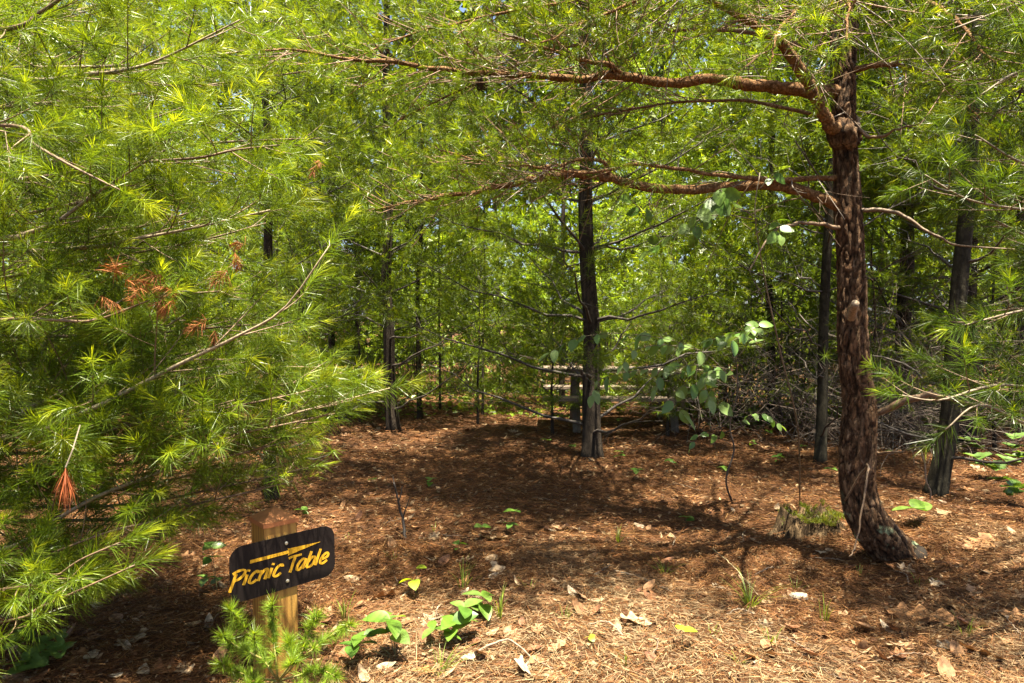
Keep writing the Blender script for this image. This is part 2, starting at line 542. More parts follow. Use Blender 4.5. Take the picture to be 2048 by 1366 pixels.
def rough_trunk(mb, path, rad, sides, amp, plate=9.0, seed=0.0, stretch=.33):
    """trunk with plated bark relief"""
    p = np.asarray(path); n = len(p)
    t = nrm(np.gradient(p, axis=0))
    u = np.array((1.0, 0, 0)); us = []
    for i in range(n):
        u = u - t[i] * np.dot(u, t[i]); u = u / np.linalg.norm(u); us.append(u)
    us = np.array(us); vs = np.cross(t, us); s = arc(p)
    an = np.arange(sides) * 2 * math.pi / sides
    V = np.zeros((n, sides, 3))
    for i in range(n):
        for j in range(sides):
            dr = us[i] * math.cos(an[j]) + vs[i] * math.sin(an[j])
            q = Vector((math.cos(an[j]) * rad[i] * plate * 3 + seed, math.sin(an[j]) * rad[i] * plate * 3, s[i] * plate * stretch * 3))
            q2 = q + 1.1 * mnoise.noise_vector(q * .9) + .35 * mnoise.noise_vector(q * 3.3)
            ds, _ = mnoise.voronoi(q2)
            cr = min(1.0, (ds[1] - ds[0]) / .4) ** .7
            lump = mnoise.noise(Vector((math.cos(an[j]) * 1.3 + seed, math.sin(an[j]) * 1.3, s[i] * 3)))
            r = rad[i] * (1 + .10 * lump) + amp * (cr - .6) + amp * .55 * mnoise.noise(q * 2.3) + amp * .4 * mnoise.noise(q * 5.7)
            V[i, j] = p[i] + dr * r
    i = np.arange(n - 1)[:, None] * sides; j = np.arange(sides)[None]; k = (j + 1) % sides
    f = np.stack([i + j, i + k, i + sides + k, i + sides + j], -1).reshape(-1, 4)
    mb.add(V.reshape(-1, 3), f)
    b = mb.n - n * sides
    mb.ng.append(b + (n - 1) * sides + np.arange(sides)); mb.ng.append(b + np.arange(sides)[::-1])


# ================================================================== SETTING
def make_ground():
    a = np.linspace(-1, 1, 221); xs = 4.5 * a + 90 * np.sign(a) * np.abs(a) ** 7
    b = np.linspace(0, 1, 191); ys = -6 + 22 * b + 150 * b ** 8
    X, Y = np.meshgrid(xs, ys); Z = gz(X, Y)
    near = np.exp(-((X / 5) ** 2 + ((Y - 4) / 5) ** 2))
    Z = Z + near * rng.normal(0, .004, X.shape)
    mb = MB(); nx = len(xs)
    i = np.arange(len(ys) - 1)[:, None] * nx; j = np.arange(nx - 1)[None]
    f = np.stack([i + j, i + j + 1, i + nx + j + 1, i + nx + j], -1).reshape(-1, 4)
    mb.add(np.stack([X, Y, Z], -1).reshape(-1, 3), f)
    o = mb.build('ground', ground_mat(), smooth=True)
    o['kind'] = 'structure'
    return o


ground = make_ground()


def straw():
    mb = MB()
    # (count, y range, needle width, length)
    for n, y0, y1, w, l in ((105000, 2.0, 4.4, .0028, .10), (70000, 4.2, 7.5, .0042, .12), (36000, 7, 13, .008, .16)):
        y = np.sqrt(rng.uniform(y0 ** 2, y1 ** 2, n)); x = rng.uniform(-.86, .86, n) * y
        # clumps lying the same way
        ang = 3 * np.sin(x * 2.1 + 1.3 * np.sin(y * 1.7)) + rng.normal(0, .9, n)
        tilt = rng.normal(.02, .20, n)
        d = np.stack([np.cos(ang) * np.cos(tilt), np.sin(ang) * np.cos(tilt), np.sin(tilt)], 1)
        ln = l * rng.uniform(.5, 1.2, n)
        mid = np.stack([x, y, gz(x, y) + rng.uniform(.002, .03, n)], 1)
        base = mid - d * (ln / 2)[:, None]
        k = rng.uniform(0, 1, n)[:, None]
        c = np.where(k < .62, np.array((.18, .072, .020)), np.where(k < .88, np.array((.28, .145, .05)), np.array((.09, .038, .016))))  # dark tones stand in for clearing shade; bleached foreground strands stay pale
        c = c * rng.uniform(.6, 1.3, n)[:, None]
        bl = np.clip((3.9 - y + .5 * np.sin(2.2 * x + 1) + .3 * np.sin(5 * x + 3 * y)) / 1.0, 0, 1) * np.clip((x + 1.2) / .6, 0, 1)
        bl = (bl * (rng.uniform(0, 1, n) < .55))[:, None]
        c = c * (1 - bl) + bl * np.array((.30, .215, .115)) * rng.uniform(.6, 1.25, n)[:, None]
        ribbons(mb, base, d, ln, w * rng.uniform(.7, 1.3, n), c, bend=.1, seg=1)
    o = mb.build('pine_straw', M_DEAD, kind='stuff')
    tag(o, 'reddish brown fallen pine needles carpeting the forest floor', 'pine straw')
    mb = MB()
    for n, y0, y1, sz in ((16000, 2.0, 4.6, .015), (7000, 4.6, 8, .026), (4200, 8, 14, .05)):
        y = np.sqrt(rng.uniform(y0 ** 2, y1 ** 2, n)); x = rng.uniform(-.86, .86, n) * y
        a = rng.uniform(0, 6.28, n); s = sz * rng.uniform(.4, 1.3, n)
        f = np.stack([np.cos(a), np.sin(a), rng.normal(0, .3, n)], 1); f = nrm(f)
        sd_ = nrm(np.cross(f, np.array((0, 0, 1.0))) + np.stack([0 * a, 0 * a, rng.normal(0, .35, n)], 1))
        c = np.stack([x, y, gz(x, y) + rng.uniform(.006, .022, n)], 1)
        up = np.cross(sd_, f) * np.sign(rng.normal(size=n))[:, None]
        S = s[:, None]; w = rng.uniform(.3, .65, n)[:, None]
        cu = rng.uniform(.0, .45, n)[:, None]
        v = np.stack([c - f * S, c + sd_ * S * w + up * S * cu, c + f * S, c - sd_ * S * w + up * S * cu], 1).reshape(-1, 3)
        k = np.arange(n)[:, None] * 4
        col = np.where(rng.uniform(0, 1, n)[:, None] < .6, np.array((.30, .20, .105)), np.array((.14, .062, .026))) * rng.uniform(.5, 1.35, n)[:, None]
        F = np.concatenate([k + np.array([[0, 1, 2]]), k + np.array([[0, 2, 3]])])
        mb.add(v, F, np.repeat(col, 4, 0))
    o = mb.build('leaf_litter', M_DEAD, kind='stuff')
    tag(o, 'crumbled brown leaf fragments strewn among the pine straw', 'leaf litter')


straw()

# ================================================================== TREES
def in_view(p, m=1.15):
    y = p[1]
    return y > .5 and abs(p[0]) < y * .75 * m + .3 and p[2] < 1.5 + y * .47 * m + .4


def pine_tree(name, label, base, height, r0, lod, group=None, lean=(0, 0), crown=1.5, limb_len=1.8, dead_to=1.2, bark=M_DARKBARK,
              whorl=.5, nlimb=5, joined=False, top_dens=1.0, needle=None, seed=None, first=.35, sep=True, tone=1.0, curve=None, side_bias=None):
    base = np.asarray(base, float)
    t = thing(name, label, 'tree', base, group)
    n = 14
    zz = np.linspace(-.08, height, n)
    wob = rng.normal(0, .03 * height / 8, (n, 2)).cumsum(0) * .6; wob[0] = 0
    path = np.stack([base[0] + lean[0] * zz / height + wob[:, 0], base[1] + lean[1] * zz / height + wob[:, 1], base[2] + zz], 1)
    if curve is not None:
        path[:, 0] += curve(zz)
    rad = r0 * np.maximum(.12, 1 - .88 * (zz / height)) + .45 * r0 * np.exp(-np.maximum(zz, 0) / .16)
    tp = catmull(path, 60); tz = tp[:, 2] - base[2]
    tr = r0 * np.maximum(.12, 1 - .88 * (tz / height)) + .5 * r0 * np.exp(-np.maximum(tz + .08, 0) / .13)
    mb = MB(); mb.tube(tp, tr, 10 if not joined else 7)
    shoots = []; limbs = []
    s = arc(tp)
    z = first; az = U(0, 6.28)
    while z < height * .97:
        k = nlimb if z > dead_to else max(2, nlimb - 1)
        for i in range(k):
            az += 2 * math.pi / k + rng.normal(0, .3)
            zi = z + U(-.08, .08)
            p0 = np.array([np.interp(zi + .08, s, tp[:, q]) for q in range(3)])
            fr = zi / height
            ll = limb_len * max(.03, 1 - fr) ** .55 * U(.65, 1.1) * (1 if zi > dead_to else .8)
            el = R(U(5, 25)) + R(25) * fr
            d = np.array((math.cos(az) * math.cos(el), math.sin(az) * math.cos(el), math.sin(el)))
            nq = 5 if joined else 8
            u = np.linspace(0, 1, nq)[:, None]
            lp = p0 + d * ll * u + np.array((0, 0, 1.0)) * ll * (-.10 * u + .16 * u ** 2) + rng.normal(0, .02, 3) * u * ll
            lp[1:] += rng.normal(0, .022, (nq - 1, 3)) * min(1, ll)
            rr = np.linspace(max(.006, r0 * .2 * (1 - fr * .5)), .003, nq)
            vis = in_view(lp[nq // 2])
            lm = mb if joined or not sep else MB()
            dead = zi < dead_to
            if not joined or vis:
                lm.tube(lp, rr, 5 if not joined else 4, TWIG_DK, cap=False)
            if dead:
                for q in range(int(ll * 7)):
                    pp, tt = at_arc(lp, arc(lp), U(.25, 1) * ll * .98)
                    dd = nrm(tt + rng.normal(0, .55, 3))
                    twig(lm, pp, dd, U(.1, .4) * ll * .6, .0028, .0014, bend=.4, n=4, sides=3, col=TWIG_DK)
                if crown < 90 and U() < .5:
                    e = nrm(lp[-1] - lp[-2]); shoots.append((lp[-1], e, .12, .3))
            else:
                st = .2 if joined else (.3 if fr < .5 else .25)
                dn = 1.0 if vis else top_dens
                spray(lm, shoots, lp, .003, sec=.5 * ll ** .5, space=(.10 if joined else .07) / dn, start=st, tw=(lod == 'mid' and vis), dens=(.9 if joined else 1.15) * dn, col=TWIG_DK, lite=True)
            if lm is not mb:
                limbs.append((lm, vis))
        z += whorl * U(.8, 1.2)
    mb.build('trunk', bark, t, smooth=True)
    hid = MB(); nh = 0
    for lm, vis in limbs:
        if vis:
            lm.build('limb', M_TWIG, t, smooth=True)
    mbn = MB()
    if lod == 'mid':
        a = [q for q in shoots if in_view(q[0])]; b = [q for q in shoots if not in_view(q[0])]
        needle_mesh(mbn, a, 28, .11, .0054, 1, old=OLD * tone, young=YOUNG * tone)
        needle_mesh(mbn, b, 9, .14, .022, 1)
    else:
        a = [q for q in shoots if in_view(q[0])]; b = [q for q in shoots if not in_view(q[0])]
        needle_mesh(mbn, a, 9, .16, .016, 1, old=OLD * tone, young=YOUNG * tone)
        needle_mesh(mbn, b, 6, .16, .022, 1)
    if mbn.n:
        mbn.build('needles', M_NEEDLE, t, kind='stuff')
    print(name, 'shoots', len(shoots), 'tris', len(mbn.V) and sum(len(f) for f in mbn.F[3]))
    return t


def near_needles(mb, shoots, nl, nw, n, **k):
    needle_mesh(mb, shoots, n, nl, nw, 2, **k)


def fill_needles(mb, shoots, nl, nw, n, **k):
    needle_mesh(mb, shoots, n, nl, nw * 1.25, 1, **k)


# ---- the crooked pine on the right
def crooked_pine():
    ctl = [(1862, 1150, 4.10, 62), (1835, 1128, 4.08, 70), (1780, 1092, 4.04, 84), (1735, 1040, 4.0, 80), (1716, 980, 4.0, 72),
           (1716, 900, 4.0, 72), (1718, 800, 4.0, 66), (1706, 700, 4.0, 60), (1703, 600, 4.0, 56), (1701, 500, 4.0, 55), (1695, 400, 4.0, 53),
           (1690, 300, 4.0, 48), (1688, 200, 4.0, 44), (1694, 100, 4.0, 38), (1702, 0, 4.0, 35), (1712, -200, 4.0, 30), (1705, -500, 4.05, 24),
           (1700, -900, 4.1, 16), (1700, -1300, 4.1, 7)]
    path, rad = pxlimb(ctl, 420)
    t = thing('crooked_pine', 'reddish plated-bark pine with a J-shaped crooked base and long bare orange limbs', 'tree', P(1720, 1100, 4.0))
    mb = MB(); fissured(mb, path, rad * .93, 84, .012)
    mb.build('trunk', M_BARK, t, smooth=True)
    shoots = []
    fol = {}

    def limb(pts, n=30, foliage=None, mat=M_LIMB, keep=None, sides=8, **kw):
        pth, rr = pxlimb(pts, n)
        jit = rng.normal(0, .0035, (n, 3)); jit[0] = 0; pth = pth + jit
        m = MB(); m.tube(catmull(pth, n * 3), np.interp(np.linspace(0, 1, n * 3), np.linspace(0, 1, n), rr) * (1 + rng.normal(0, .06, n * 3)), sides, TWIG)
        o = m.build('limb', mat, t, smooth=True)
        if foliage is not None:
            dm = MB(); sp = arc(pth)
            for k in range(13):                                       # dead side twigs on the bare stretch
                pp, tt = at_arc(pth, sp, U(.06, .75) * sp[-1])
                q = twig(dm, pp, nrm(tt * .5 + rng.normal(0, .7, 3) + np.array((0, 0, -.15))), U(.12, .5), .0042, .0014, bend=.55, up=-.1, n=7, col=TWIG_GREY if U() < .5 else TWIG)
                for l in range(3):
                    pp, tt = at_arc(q, arc(q), U(.3, .95) * arc(q)[-1]); twig(dm, pp, nrm(tt + rng.normal(0, .6, 3)), U(.05, .18), .002, .001, bend=.5, n=4, sides=3, col=TWIG)
            dm.build('dead_twigs', M_TWIG, o, smooth=True, kind='stuff')
        sh = []
        if foliage is not None:
            tm = MB()
            spray(tm, sh, pth, .002, start=foliage, slen=.085, col=(.24, .13, .065), keep=keep, **kw)
            if tm.n:
                tm.build('twigs', M_TWIG, o, smooth=True, kind='stuff')
            nm = MB()
            near_needles(nm, sh, .068, .0023, 44, droop=.05, phis=(88, 20), new=.4, old=np.array((.115, .185, .011)))
            nm.build('needles', M_NEEDLE, o, kind='stuff')
        return len(sh)

    c = 0
    c += limb([(1688, 418, 4.0, 26), (1620, 388, 3.98, 24), (1540, 370, 3.95, 22), (1430, 376, 3.9, 19), (1330, 378, 3.85, 18), (1250, 364, 3.8, 18),
               (1200, 352, 3.75, 18), (1130, 350, 3.7, 16), (1080, 356, 3.66, 14), (990, 374, 3.6, 10), (900, 391, 3.55, 8), (820, 405, 3.5, 6), (730, 420, 3.45, 4)],
              40, .47, sec=.75, space=.032)
    c += limb([(1686, 184, 4.0, 30), (1600, 180, 3.98, 27), (1500, 168, 3.95, 24), (1420, 158, 3.92, 22), (1330, 166, 3.9, 20), (1240, 152, 3.86, 17),
               (1150, 157, 3.82, 15), (1060, 152, 3.8, 13), (900, 140, 3.7, 11), (780, 124, 3.6, 9), (690, 117, 3.55, 7), (600, 100, 3.5, 5), (520, 102, 3.4, 4)],
              44, .36, sec=.8, space=.03)
    c += limb([(1680, 268, 3.96, 30), (1655, 245, 3.9, 26), (1640, 215, 3.86, 24), (1615, 165, 3.8, 23), (1580, 112, 3.75, 22), (1545, 72, 3.7, 20), (1490, 40, 3.65, 15),
               (1430, 5, 3.6, 12), (1340, -40, 3.5, 9), (1200, -90, 3.4, 5)], 34, .5, sec=.65, space=.045)
    # thinner forks off the two long limbs
    c += limb([(1218, 350, 3.76, 9), (1208, 325, 3.72, 8), (1160, 320, 3.68, 7), (1100, 334, 3.6, 6), (1000, 330, 3.5, 5), (880, 300, 3.4, 3)], 20, .4, sec=.5, space=.04)
    c += limb([(1690, 352, 4.0, 12), (1560, 360, 3.9, 10), (1400, 345, 3.75, 8), (1280, 330, 3.6, 7), (1180, 345, 3.5, 5), (1050, 330, 3.35, 4)], 24, .6, sec=.45, space=.05)
    c += limb([(1240, 148, 3.85, 13), (1220, 130, 3.8, 11), (1180, 124, 3.7, 8), (1100, 100, 3.6, 6), (980, 60, 3.5, 4)], 18, .3, sec=.6, space=.04)
    # high limbs reaching down into the top of the frame
    for pts in ([(1700, -60, 4.0, 22), (1560, -90, 3.7, 15), (1380, -40, 3.4, 9), (1180, 40, 3.2, 5), (1080, 90, 3.1, 3)],
                [(1705, -120, 4.0, 20), (1500, -160, 3.6, 14), (1200, -110, 3.2, 8), (980, 0, 3.0, 4)],
                [(1700, -30, 4.0, 18), (1690, -70, 3.5, 12), (1700, 0, 3.0, 7), (1690, 80, 2.75, 4)],
                [(1700, 10, 4.0, 18), (1790, -20, 3.7, 12), (1900, 30, 3.4, 8), (1990, 130, 3.1, 4)],
                [(1700, -100, 4.0, 18), (1850, -120, 3.6, 12), (2000, -20, 3.2, 7), (2080, 80, 3.0, 4)],
                [(1692, 60, 4.0, 16), (1620, 10, 3.6, 10), (1560, 60, 3.2, 6), (1540, 130, 3.0, 3)],
                [(1700, 140, 4.0, 14), (1780, 130, 3.8, 9), (1880, 160, 3.5, 6), (1960, 240, 3.3, 3)],
                [(1705, -200, 4.0, 18), (1400, -260, 4.6, 12), (1000, -100, 5.0, 7), (800, 20, 5.0, 4)],
                [(1705, -260, 4.0, 18), (1300, -300, 4.2, 12), (900, -160, 4.0, 7), (650, -40, 3.8, 4)],
                [(1690, 120, 4.05, 11), (1450, 60, 4.6, 7), (1150, 90, 5.0, 5), (900, 190, 5.2, 4), (760, 260, 5.3, 3)],
                [(1690, 240, 4.05, 9), (1450, 200, 4.7, 6), (1200, 230, 5.2, 4), (1000, 290, 5.4, 4), (850, 330, 5.5, 3)],
                [(1700, -150, 4.0, 16), (1450, -60, 3.9, 11), (1150, 0, 3.8, 7), (850, 60, 3.7, 4), (700, 120, 3.6, 3)]):
        c += limb(pts, 24, .3, sec=.65, space=.042)
    # crown above the frame, reach shaped to shade the clearing, not the foreground
    for k in range(34):
        py = -300 - 28 * k; a = (k * 2.4) % 6.283; ll = (2.9 if math.sin(a) > -.2 else 1.2) * (1 - k / 42)
        p0 = P(1704, py, 4.0); d = np.array((math.cos(a), math.sin(a), .35))
        uu = np.linspace(0, 1, 8)[:, None]; pth = p0 + d * ll * uu + np.array((0, 0, .2)) * uu ** 2
        m = MB(); m.tube(pth, np.linspace(.02, .004, 8), 5, TWIG)
        o = m.build('limb', M_LIMB, t, smooth=True)
        sh = []; spray(None, sh, pth, .002, sec=.65, space=.09, start=.25, slen=.12, tw=False)
        nm = MB(); needle_mesh(nm, sh, 10, .10, .009, 1); nm.build('needles', M_NEEDLE, o, kind='stuff')
    for k in range(22):  # extra unseen limbs, added to shade the clearing
        z1 = U(4.6, 6.4); x1, y1 = U(-2.2, .7), U(4.2, 7.0); z0 = z1 - U(.1, .5)
        p0 = P(1704, -300, 4.0); p0[2] = z0; p1 = np.array((x1, y1, z1)); uu = np.linspace(0, 1, 10)[:, None]
        pth = p0 + (p1 - p0) * uu + np.array((0, 0, .35)) * np.sin(uu * 3.0)
        m = MB(); m.tube(pth, np.linspace(.03, .005, 10), 6, TWIG); o = m.build('limb', M_LIMB, t, smooth=True)
        sh = []; spray(None, sh, pth, .002, sec=.9, space=.07, start=.3, slen=.12, tw=False)
        nm = MB(); needle_mesh(nm, sh, 14, .11, .014, 1); nm.build('needles', M_NEEDLE, o, kind='stuff')
    # bare side twigs low on the trunk and on the right
    for pts in ([(1715, 420, 4.0, 10), (1790, 425, 3.9, 8), (1850, 460, 3.8, 6), (1920, 490, 3.7, 4), (2040, 500, 3.6, 3)],
                [(1712, 235, 4.0, 9), (1722, 262, 3.9, 8), (1750, 275, 3.8, 7), (1790, 262, 3.7, 5), (1850, 240, 3.6, 3)],
                [(1690, 460, 4.0, 10), (1640, 448, 3.9, 8), (1580, 450, 3.8, 6), (1540, 470, 3.7, 4), (1500, 540, 3.6, 3)],
                [(1745, 830, 4.0, 12), (1790, 812, 3.9, 15), (1850, 790, 3.8, 14), (1920, 803, 3.7, 9), (1990, 815, 3.6, 5), (2060, 845, 3.5, 3)],
                [(1740, 905, 4.0, 6), (1800, 905, 3.8, 5), (1840, 900, 3.7, 4), (1860, 1000, 3.6, 3)],
                [(1690, 1000, 3.9, 4), (1735, 930, 3.7, 5), (1728, 990, 3.6, 4), (1715, 1080, 3.55, 3), (1700, 1115, 3.5, 3)]):
        limb(pts, 20, None, M_TWIG, sides=6)
    st = MB(); pth, rr = pxlimb([(1702, 640, 3.97, 20), (1705, 622, 3.88, 17), (1711, 606, 3.80, 15)], 8)
    st.tube(pth, rr, 10, (.30, .22, .14)); st.build('branch_stub', M_TWIG, t, smooth=True)
    kn = MB(); pth, rr = pxlimb([(1700, 290, 3.99, 56), (1690, 275, 3.97, 64), (1684, 262, 3.96, 62), (1686, 246, 3.97, 44)], 14)
    fissured(kn, pth, rr * .9, 40, .012); kn.build('knot', M_BARK, t, smooth=True)
    kc = MB(); pth, rr = pxlimb([(1832, 1118, 4.02, 30), (1834, 1110, 3.985, 40), (1835, 1104, 3.965, 34)], 6)
    kc.tube(pth, rr, 14, (.02, .018, .016)); kc.build('burl', simple('dark_burl', (.02, .015, .011), 1.0, 0, 60, .4, .4), t, smooth=True)
    # hanging cones
    for (px, py, d, sz) in ((963, 168, 3.7, .030), (1741, 18, 3.4, .030)):
        cone(P(px, py, d), sz, t)
    print('crooked pine shoots', c)


M_CONE = simple('pine_cone', (.06, .035, .028), .6, 0, 80, .4)


def cone(c, r, parent):
    mb = MB()
    u = np.linspace(0, 1, 7)
    mb.tube(c + np.stack([0 * u, 0 * u, (.5 - u) * 2.2 * r], 1), r * .55 * np.sin(.25 + 2.6 * u), 8)
    for k in range(60):
        h = k / 60; a = k * 2.4; rr = r * (.35 + .75 * math.sin(.3 + 2.55 * h))
        d = np.array((math.cos(a), math.sin(a), .25 - .5 * h)); s = np.array((-math.sin(a), math.cos(a), 0)); q = c + np.array((0, 0, (.5 - h) * 2.1 * r))
        w = r * .3
        mb.add([q + d * rr * .4, q + d * rr - s * w + np.array((0, 0, -.1 * r)), q + d * (rr * 1.18) + np.array((0, 0, .1 * r)), q + d * rr + s * w + np.array((0, 0, -.1 * r)), q + d * rr * .9 + np.array((0, 0, -.22 * r))],
               [(0, 1, 2), (0, 2, 3), (1, 4, 2), (2, 4, 3)])
    mb.build('cone', M_CONE, parent)


# ---- the big white pine whose limbs fill the left side
def left_pine():
    bx = P(-330, 632, 3.3)
    base = np.array((bx[0], bx[1], float(gz(bx[0], bx[1]))))
    t = thing('spreading_pine', 'spreading pine filling the left side with long limbs of soft bright green needles', 'tree', base)
    H = 4.2; zz = np.linspace(-.1, H, 30)
    path = np.stack([base[0] + .02 * np.sin(zz), base[1] + .02 * np.cos(zz * 1.3), base[2] + zz], 1)
    mb = MB(); rough_trunk(mb, catmull(path, 90), np.linspace(.11, .012, 90), 24, .006, 9, 2.0)
    mb.build('trunk', M_GREYBARK, t, smooth=True)

    def right_edge(py):
        return np.interp(py, [-200, 0, 300, 480, 560, 700, 780, 860, 960, 1020, 1090, 1200, 1290], [760, 740, 700, 690, 660, 640, 800, 700, 660, 560, 300, 270, 60])

    def keep(p):
        v = p - EYE; d = np.dot(v, FWD)
        px = 1024 + FPX * v[0] / d; py = 683 - FPX * np.dot(v, UPV) / d
        return px < right_edge(py) - 40 and d > 2.05 and p[2] > .18 and not (p[0] > -1.5 and p[1] < 2.45)

    c = 0

    def limb(pts, foliage, sec, space, bare=TWIG, n=26, slen=.15, new=.4, nn=108):
        nonlocal c
        full = [(-330, pts[0][1] + (pts[0][1] - 632) * .02 + 40, 3.3, pts[0][3] * 1.8)] + pts
        pth, rr = pxlimb(full, n)
        m = MB(); m.tube(pth, rr, 7, bare)
        o = m.build('limb', M_TWIG, t, smooth=True)
        sh = []; tm = MB()
        spray(tm, sh, pth, .002, sec=sec, space=space, start=foliage, slen=slen, col=(.20, .13, .065), keep=keep, roll=30)
        if tm.n:
            tm.build('twigs', M_TWIG, o, smooth=True, kind='stuff')
        nm = MB(); (near_needles if nn > 60 else fill_needles)(nm, sh, .10, .0018, nn, droop=.16, phis=(72, 22), new=new)
        nm.build('needles', M_NEEDLE, o, kind='stuff')
        c += len(sh)

    GB = (.30, .23, .14)
    limb([(0, 160, 3.0, 10), (90, 160, 2.95, 9), (170, 150, 2.9, 8), (250, 140, 2.85, 7), (330, 115, 2.8, 5), (480, 40, 2.7, 3)], .35, .55, .07, GB)
    limb([(0, 478, 2.7, 12), (50, 468, 2.65, 10), (110, 445, 2.6, 8), (160, 410, 2.6, 7), (230, 362, 2.55, 5), (330, 300, 2.5, 3)], .38, .5, .075, GB)
    limb([(0, 506, 2.9, 11), (100, 500, 2.85, 10), (200, 492, 2.8, 8), (260, 480, 2.78, 7), (390, 455, 2.75, 5), (540, 420, 2.7, 3)], .35, .6, .065, GB)
    limb([(0, 362, 2.8, 8), (150, 346, 2.75, 7), (280, 325, 2.7, 6), (400, 315, 2.65, 5), (470, 300, 2.6, 4), (560, 290, 2.55, 3)], .35, .5, .07)
    limb([(40, 870, 2.7, 12), (110, 845, 2.65, 11), (190, 815, 2.6, 10), (260, 780, 2.6, 9), (360, 728, 2.55, 8), (480, 670, 2.5, 6), (570, 615, 2.45, 4), (660, 490, 2.4, 3)], .35, .5, .07, GB)
    limb([(0, 842, 2.9, 14), (60, 815, 2.9, 12), (140, 778, 2.9, 9), (260, 700, 2.9, 6), (400, 610, 2.85, 4)], .4, .55, .075, GB)
    limb([(0, 1100, 2.75, 9), (110, 1040, 2.7, 8), (200, 990, 2.7, 8), (310, 948, 2.7, 7), (370, 915, 2.7, 6), (460, 875, 2.7, 5), (560, 835, 2.7, 4), (690, 800, 2.7, 3), (780, 776, 2.7, 2)], .3, .42, .06, GB, slen=.11)
    limb([(0, 900, 2.9, 7), (130, 885, 2.8, 6), (260, 850, 2.75, 5), (380, 825, 2.7, 4), (470, 800, 2.7, 3)], .35, .4, .07, slen=.12)
    limb([(0, 60, 2.7, 9), (80, 25, 2.65, 8), (160, -20, 2.6, 6), (330, -40, 2.5, 4)], .35, .55, .07)
    limb([(0, 1245, 2.45, 6), (80, 1215, 2.35, 5), (170, 1175, 2.3, 4), (270, 1130, 2.3, 3)], .25, .36, .045, slen=.12)
    limb([(0, 1180, 2.5, 6), (90, 1165, 2.4, 5), (160, 1120, 2.35, 4), (240, 1085, 2.35, 3)], .25, .36, .045, slen=.12)
    limb([(0, 1150, 2.7, 6), (120, 1100, 2.6, 5), (230, 1060, 2.6, 4), (330, 1040, 2.6, 3)], .35, .35, .07, slen=.11)
    limb([(0, 250, 2.5, 7), (70, 290, 2.4, 6), (140, 330, 2.35, 5), (240, 380, 2.3, 3)], .4, .45, .08)
    limb([(0, 640, 2.6, 7), (100, 640, 2.5, 6), (190, 640, 2.45, 5), (300, 600, 2.4, 3)], .35, .45, .08)
    # farther limbs of the same tree that close the gaps
    for k in range(15):
        y0 = 10 + 50 * k + U(-20, 20)
        tx = min(float(right_edge(y0)) - 60, U(330, 720)); ty = y0 + U(-120, 20)
        d1 = U(2.9, 4.6)
        limb([(-60, y0 + 20, 3.3, 8), (tx * .4, (y0 + ty) / 2 + 20, (3.3 + d1) / 2, 6), (tx * .75, (y0 * .3 + ty * .7) + 5, d1, 4.5), (tx, ty, d1 + .05, 2.5)], .22, .7, .085, n=20, nn=60)
    for k in range(12):
        y0 = 690 + 27 * k
        tx = float(right_edge(y0 - 20)) - U(30, 160); d1 = U(2.6, 3.7)
        limb([(-60, y0 + 60, 3.2, 8), (tx * .4, y0 + 50, (3.2 + d1) / 2, 6), (tx * .75, y0 + 10, d1, 4), (tx, y0 - 25, d1 + .05, 2.5)], .25, .5, .075, n=20, nn=60, slen=.12)
    # crown above the frame
    for k in range(8):
        z = 3.5 + .1 * k; a = k * 2.4; ll = .8 * (1 - k / 10)
        p0 = np.array((base[0], base[1], z)); d = np.array((math.cos(a), math.sin(a), .3)); uu = np.linspace(0, 1, 8)[:, None]
        pth = p0 + d * ll * uu
        m = MB(); m.tube(pth, np.linspace(.016, .003, 8), 5, TWIG); o = m.build('limb', M_TWIG, t, smooth=True)
        sh = []; spray(None, sh, pth, .002, sec=.5, space=.12, start=.3, tw=False)
        nm = MB(); needle_mesh(nm, sh, 9, .12, .009, 1); nm.build('needles', M_NEEDLE, o, kind='stuff')
    # dead brown tufts still hanging on the limbs
    dead = []
    for px, py, d in ((228, 545, 2.35), (250, 560, 2.35), (322, 548, 2.38), (330, 590, 2.36), (345, 600, 2.36), (360, 590, 2.4), (200, 590, 2.4), (280, 575, 2.36), (470, 505, 2.55), (490, 490, 2.6), (455, 540, 2.55), (430, 660, 2.5), (415, 640, 2.5), (640, 320, 2.9)):
        dead.append((P(px, py, d), np.array((U(-.5, .5), U(-.3, .3), U(-.6, .3))), .06, 0.0))
    m = MB(); needle_mesh(m, dead, 60, .06, .002, 2, droop=.5, phis=(80, 30), old=BROWN, young=BROWN)
    m.build('dead_needles', M_DEAD, t, kind='stuff')
    m = MB(); needle_mesh(m, [(P(131, 935, 2.2), np.array((.02, 0, -1.0)), .04, 0)], 110, .105, .0022, 2, droop=.6, phis=(48, 12), old=np.array((.42, .11, .03)), young=BROWN)
    m.tube([P(160, 850, 2.3), P(145, 900, 2.22), P(131, 935, 2.2)], .002, 4, TWIG_GREY)
    o = m.build('dead_needles', M_DEAD, t, kind='stuff')
    print('left pine shoots', c)


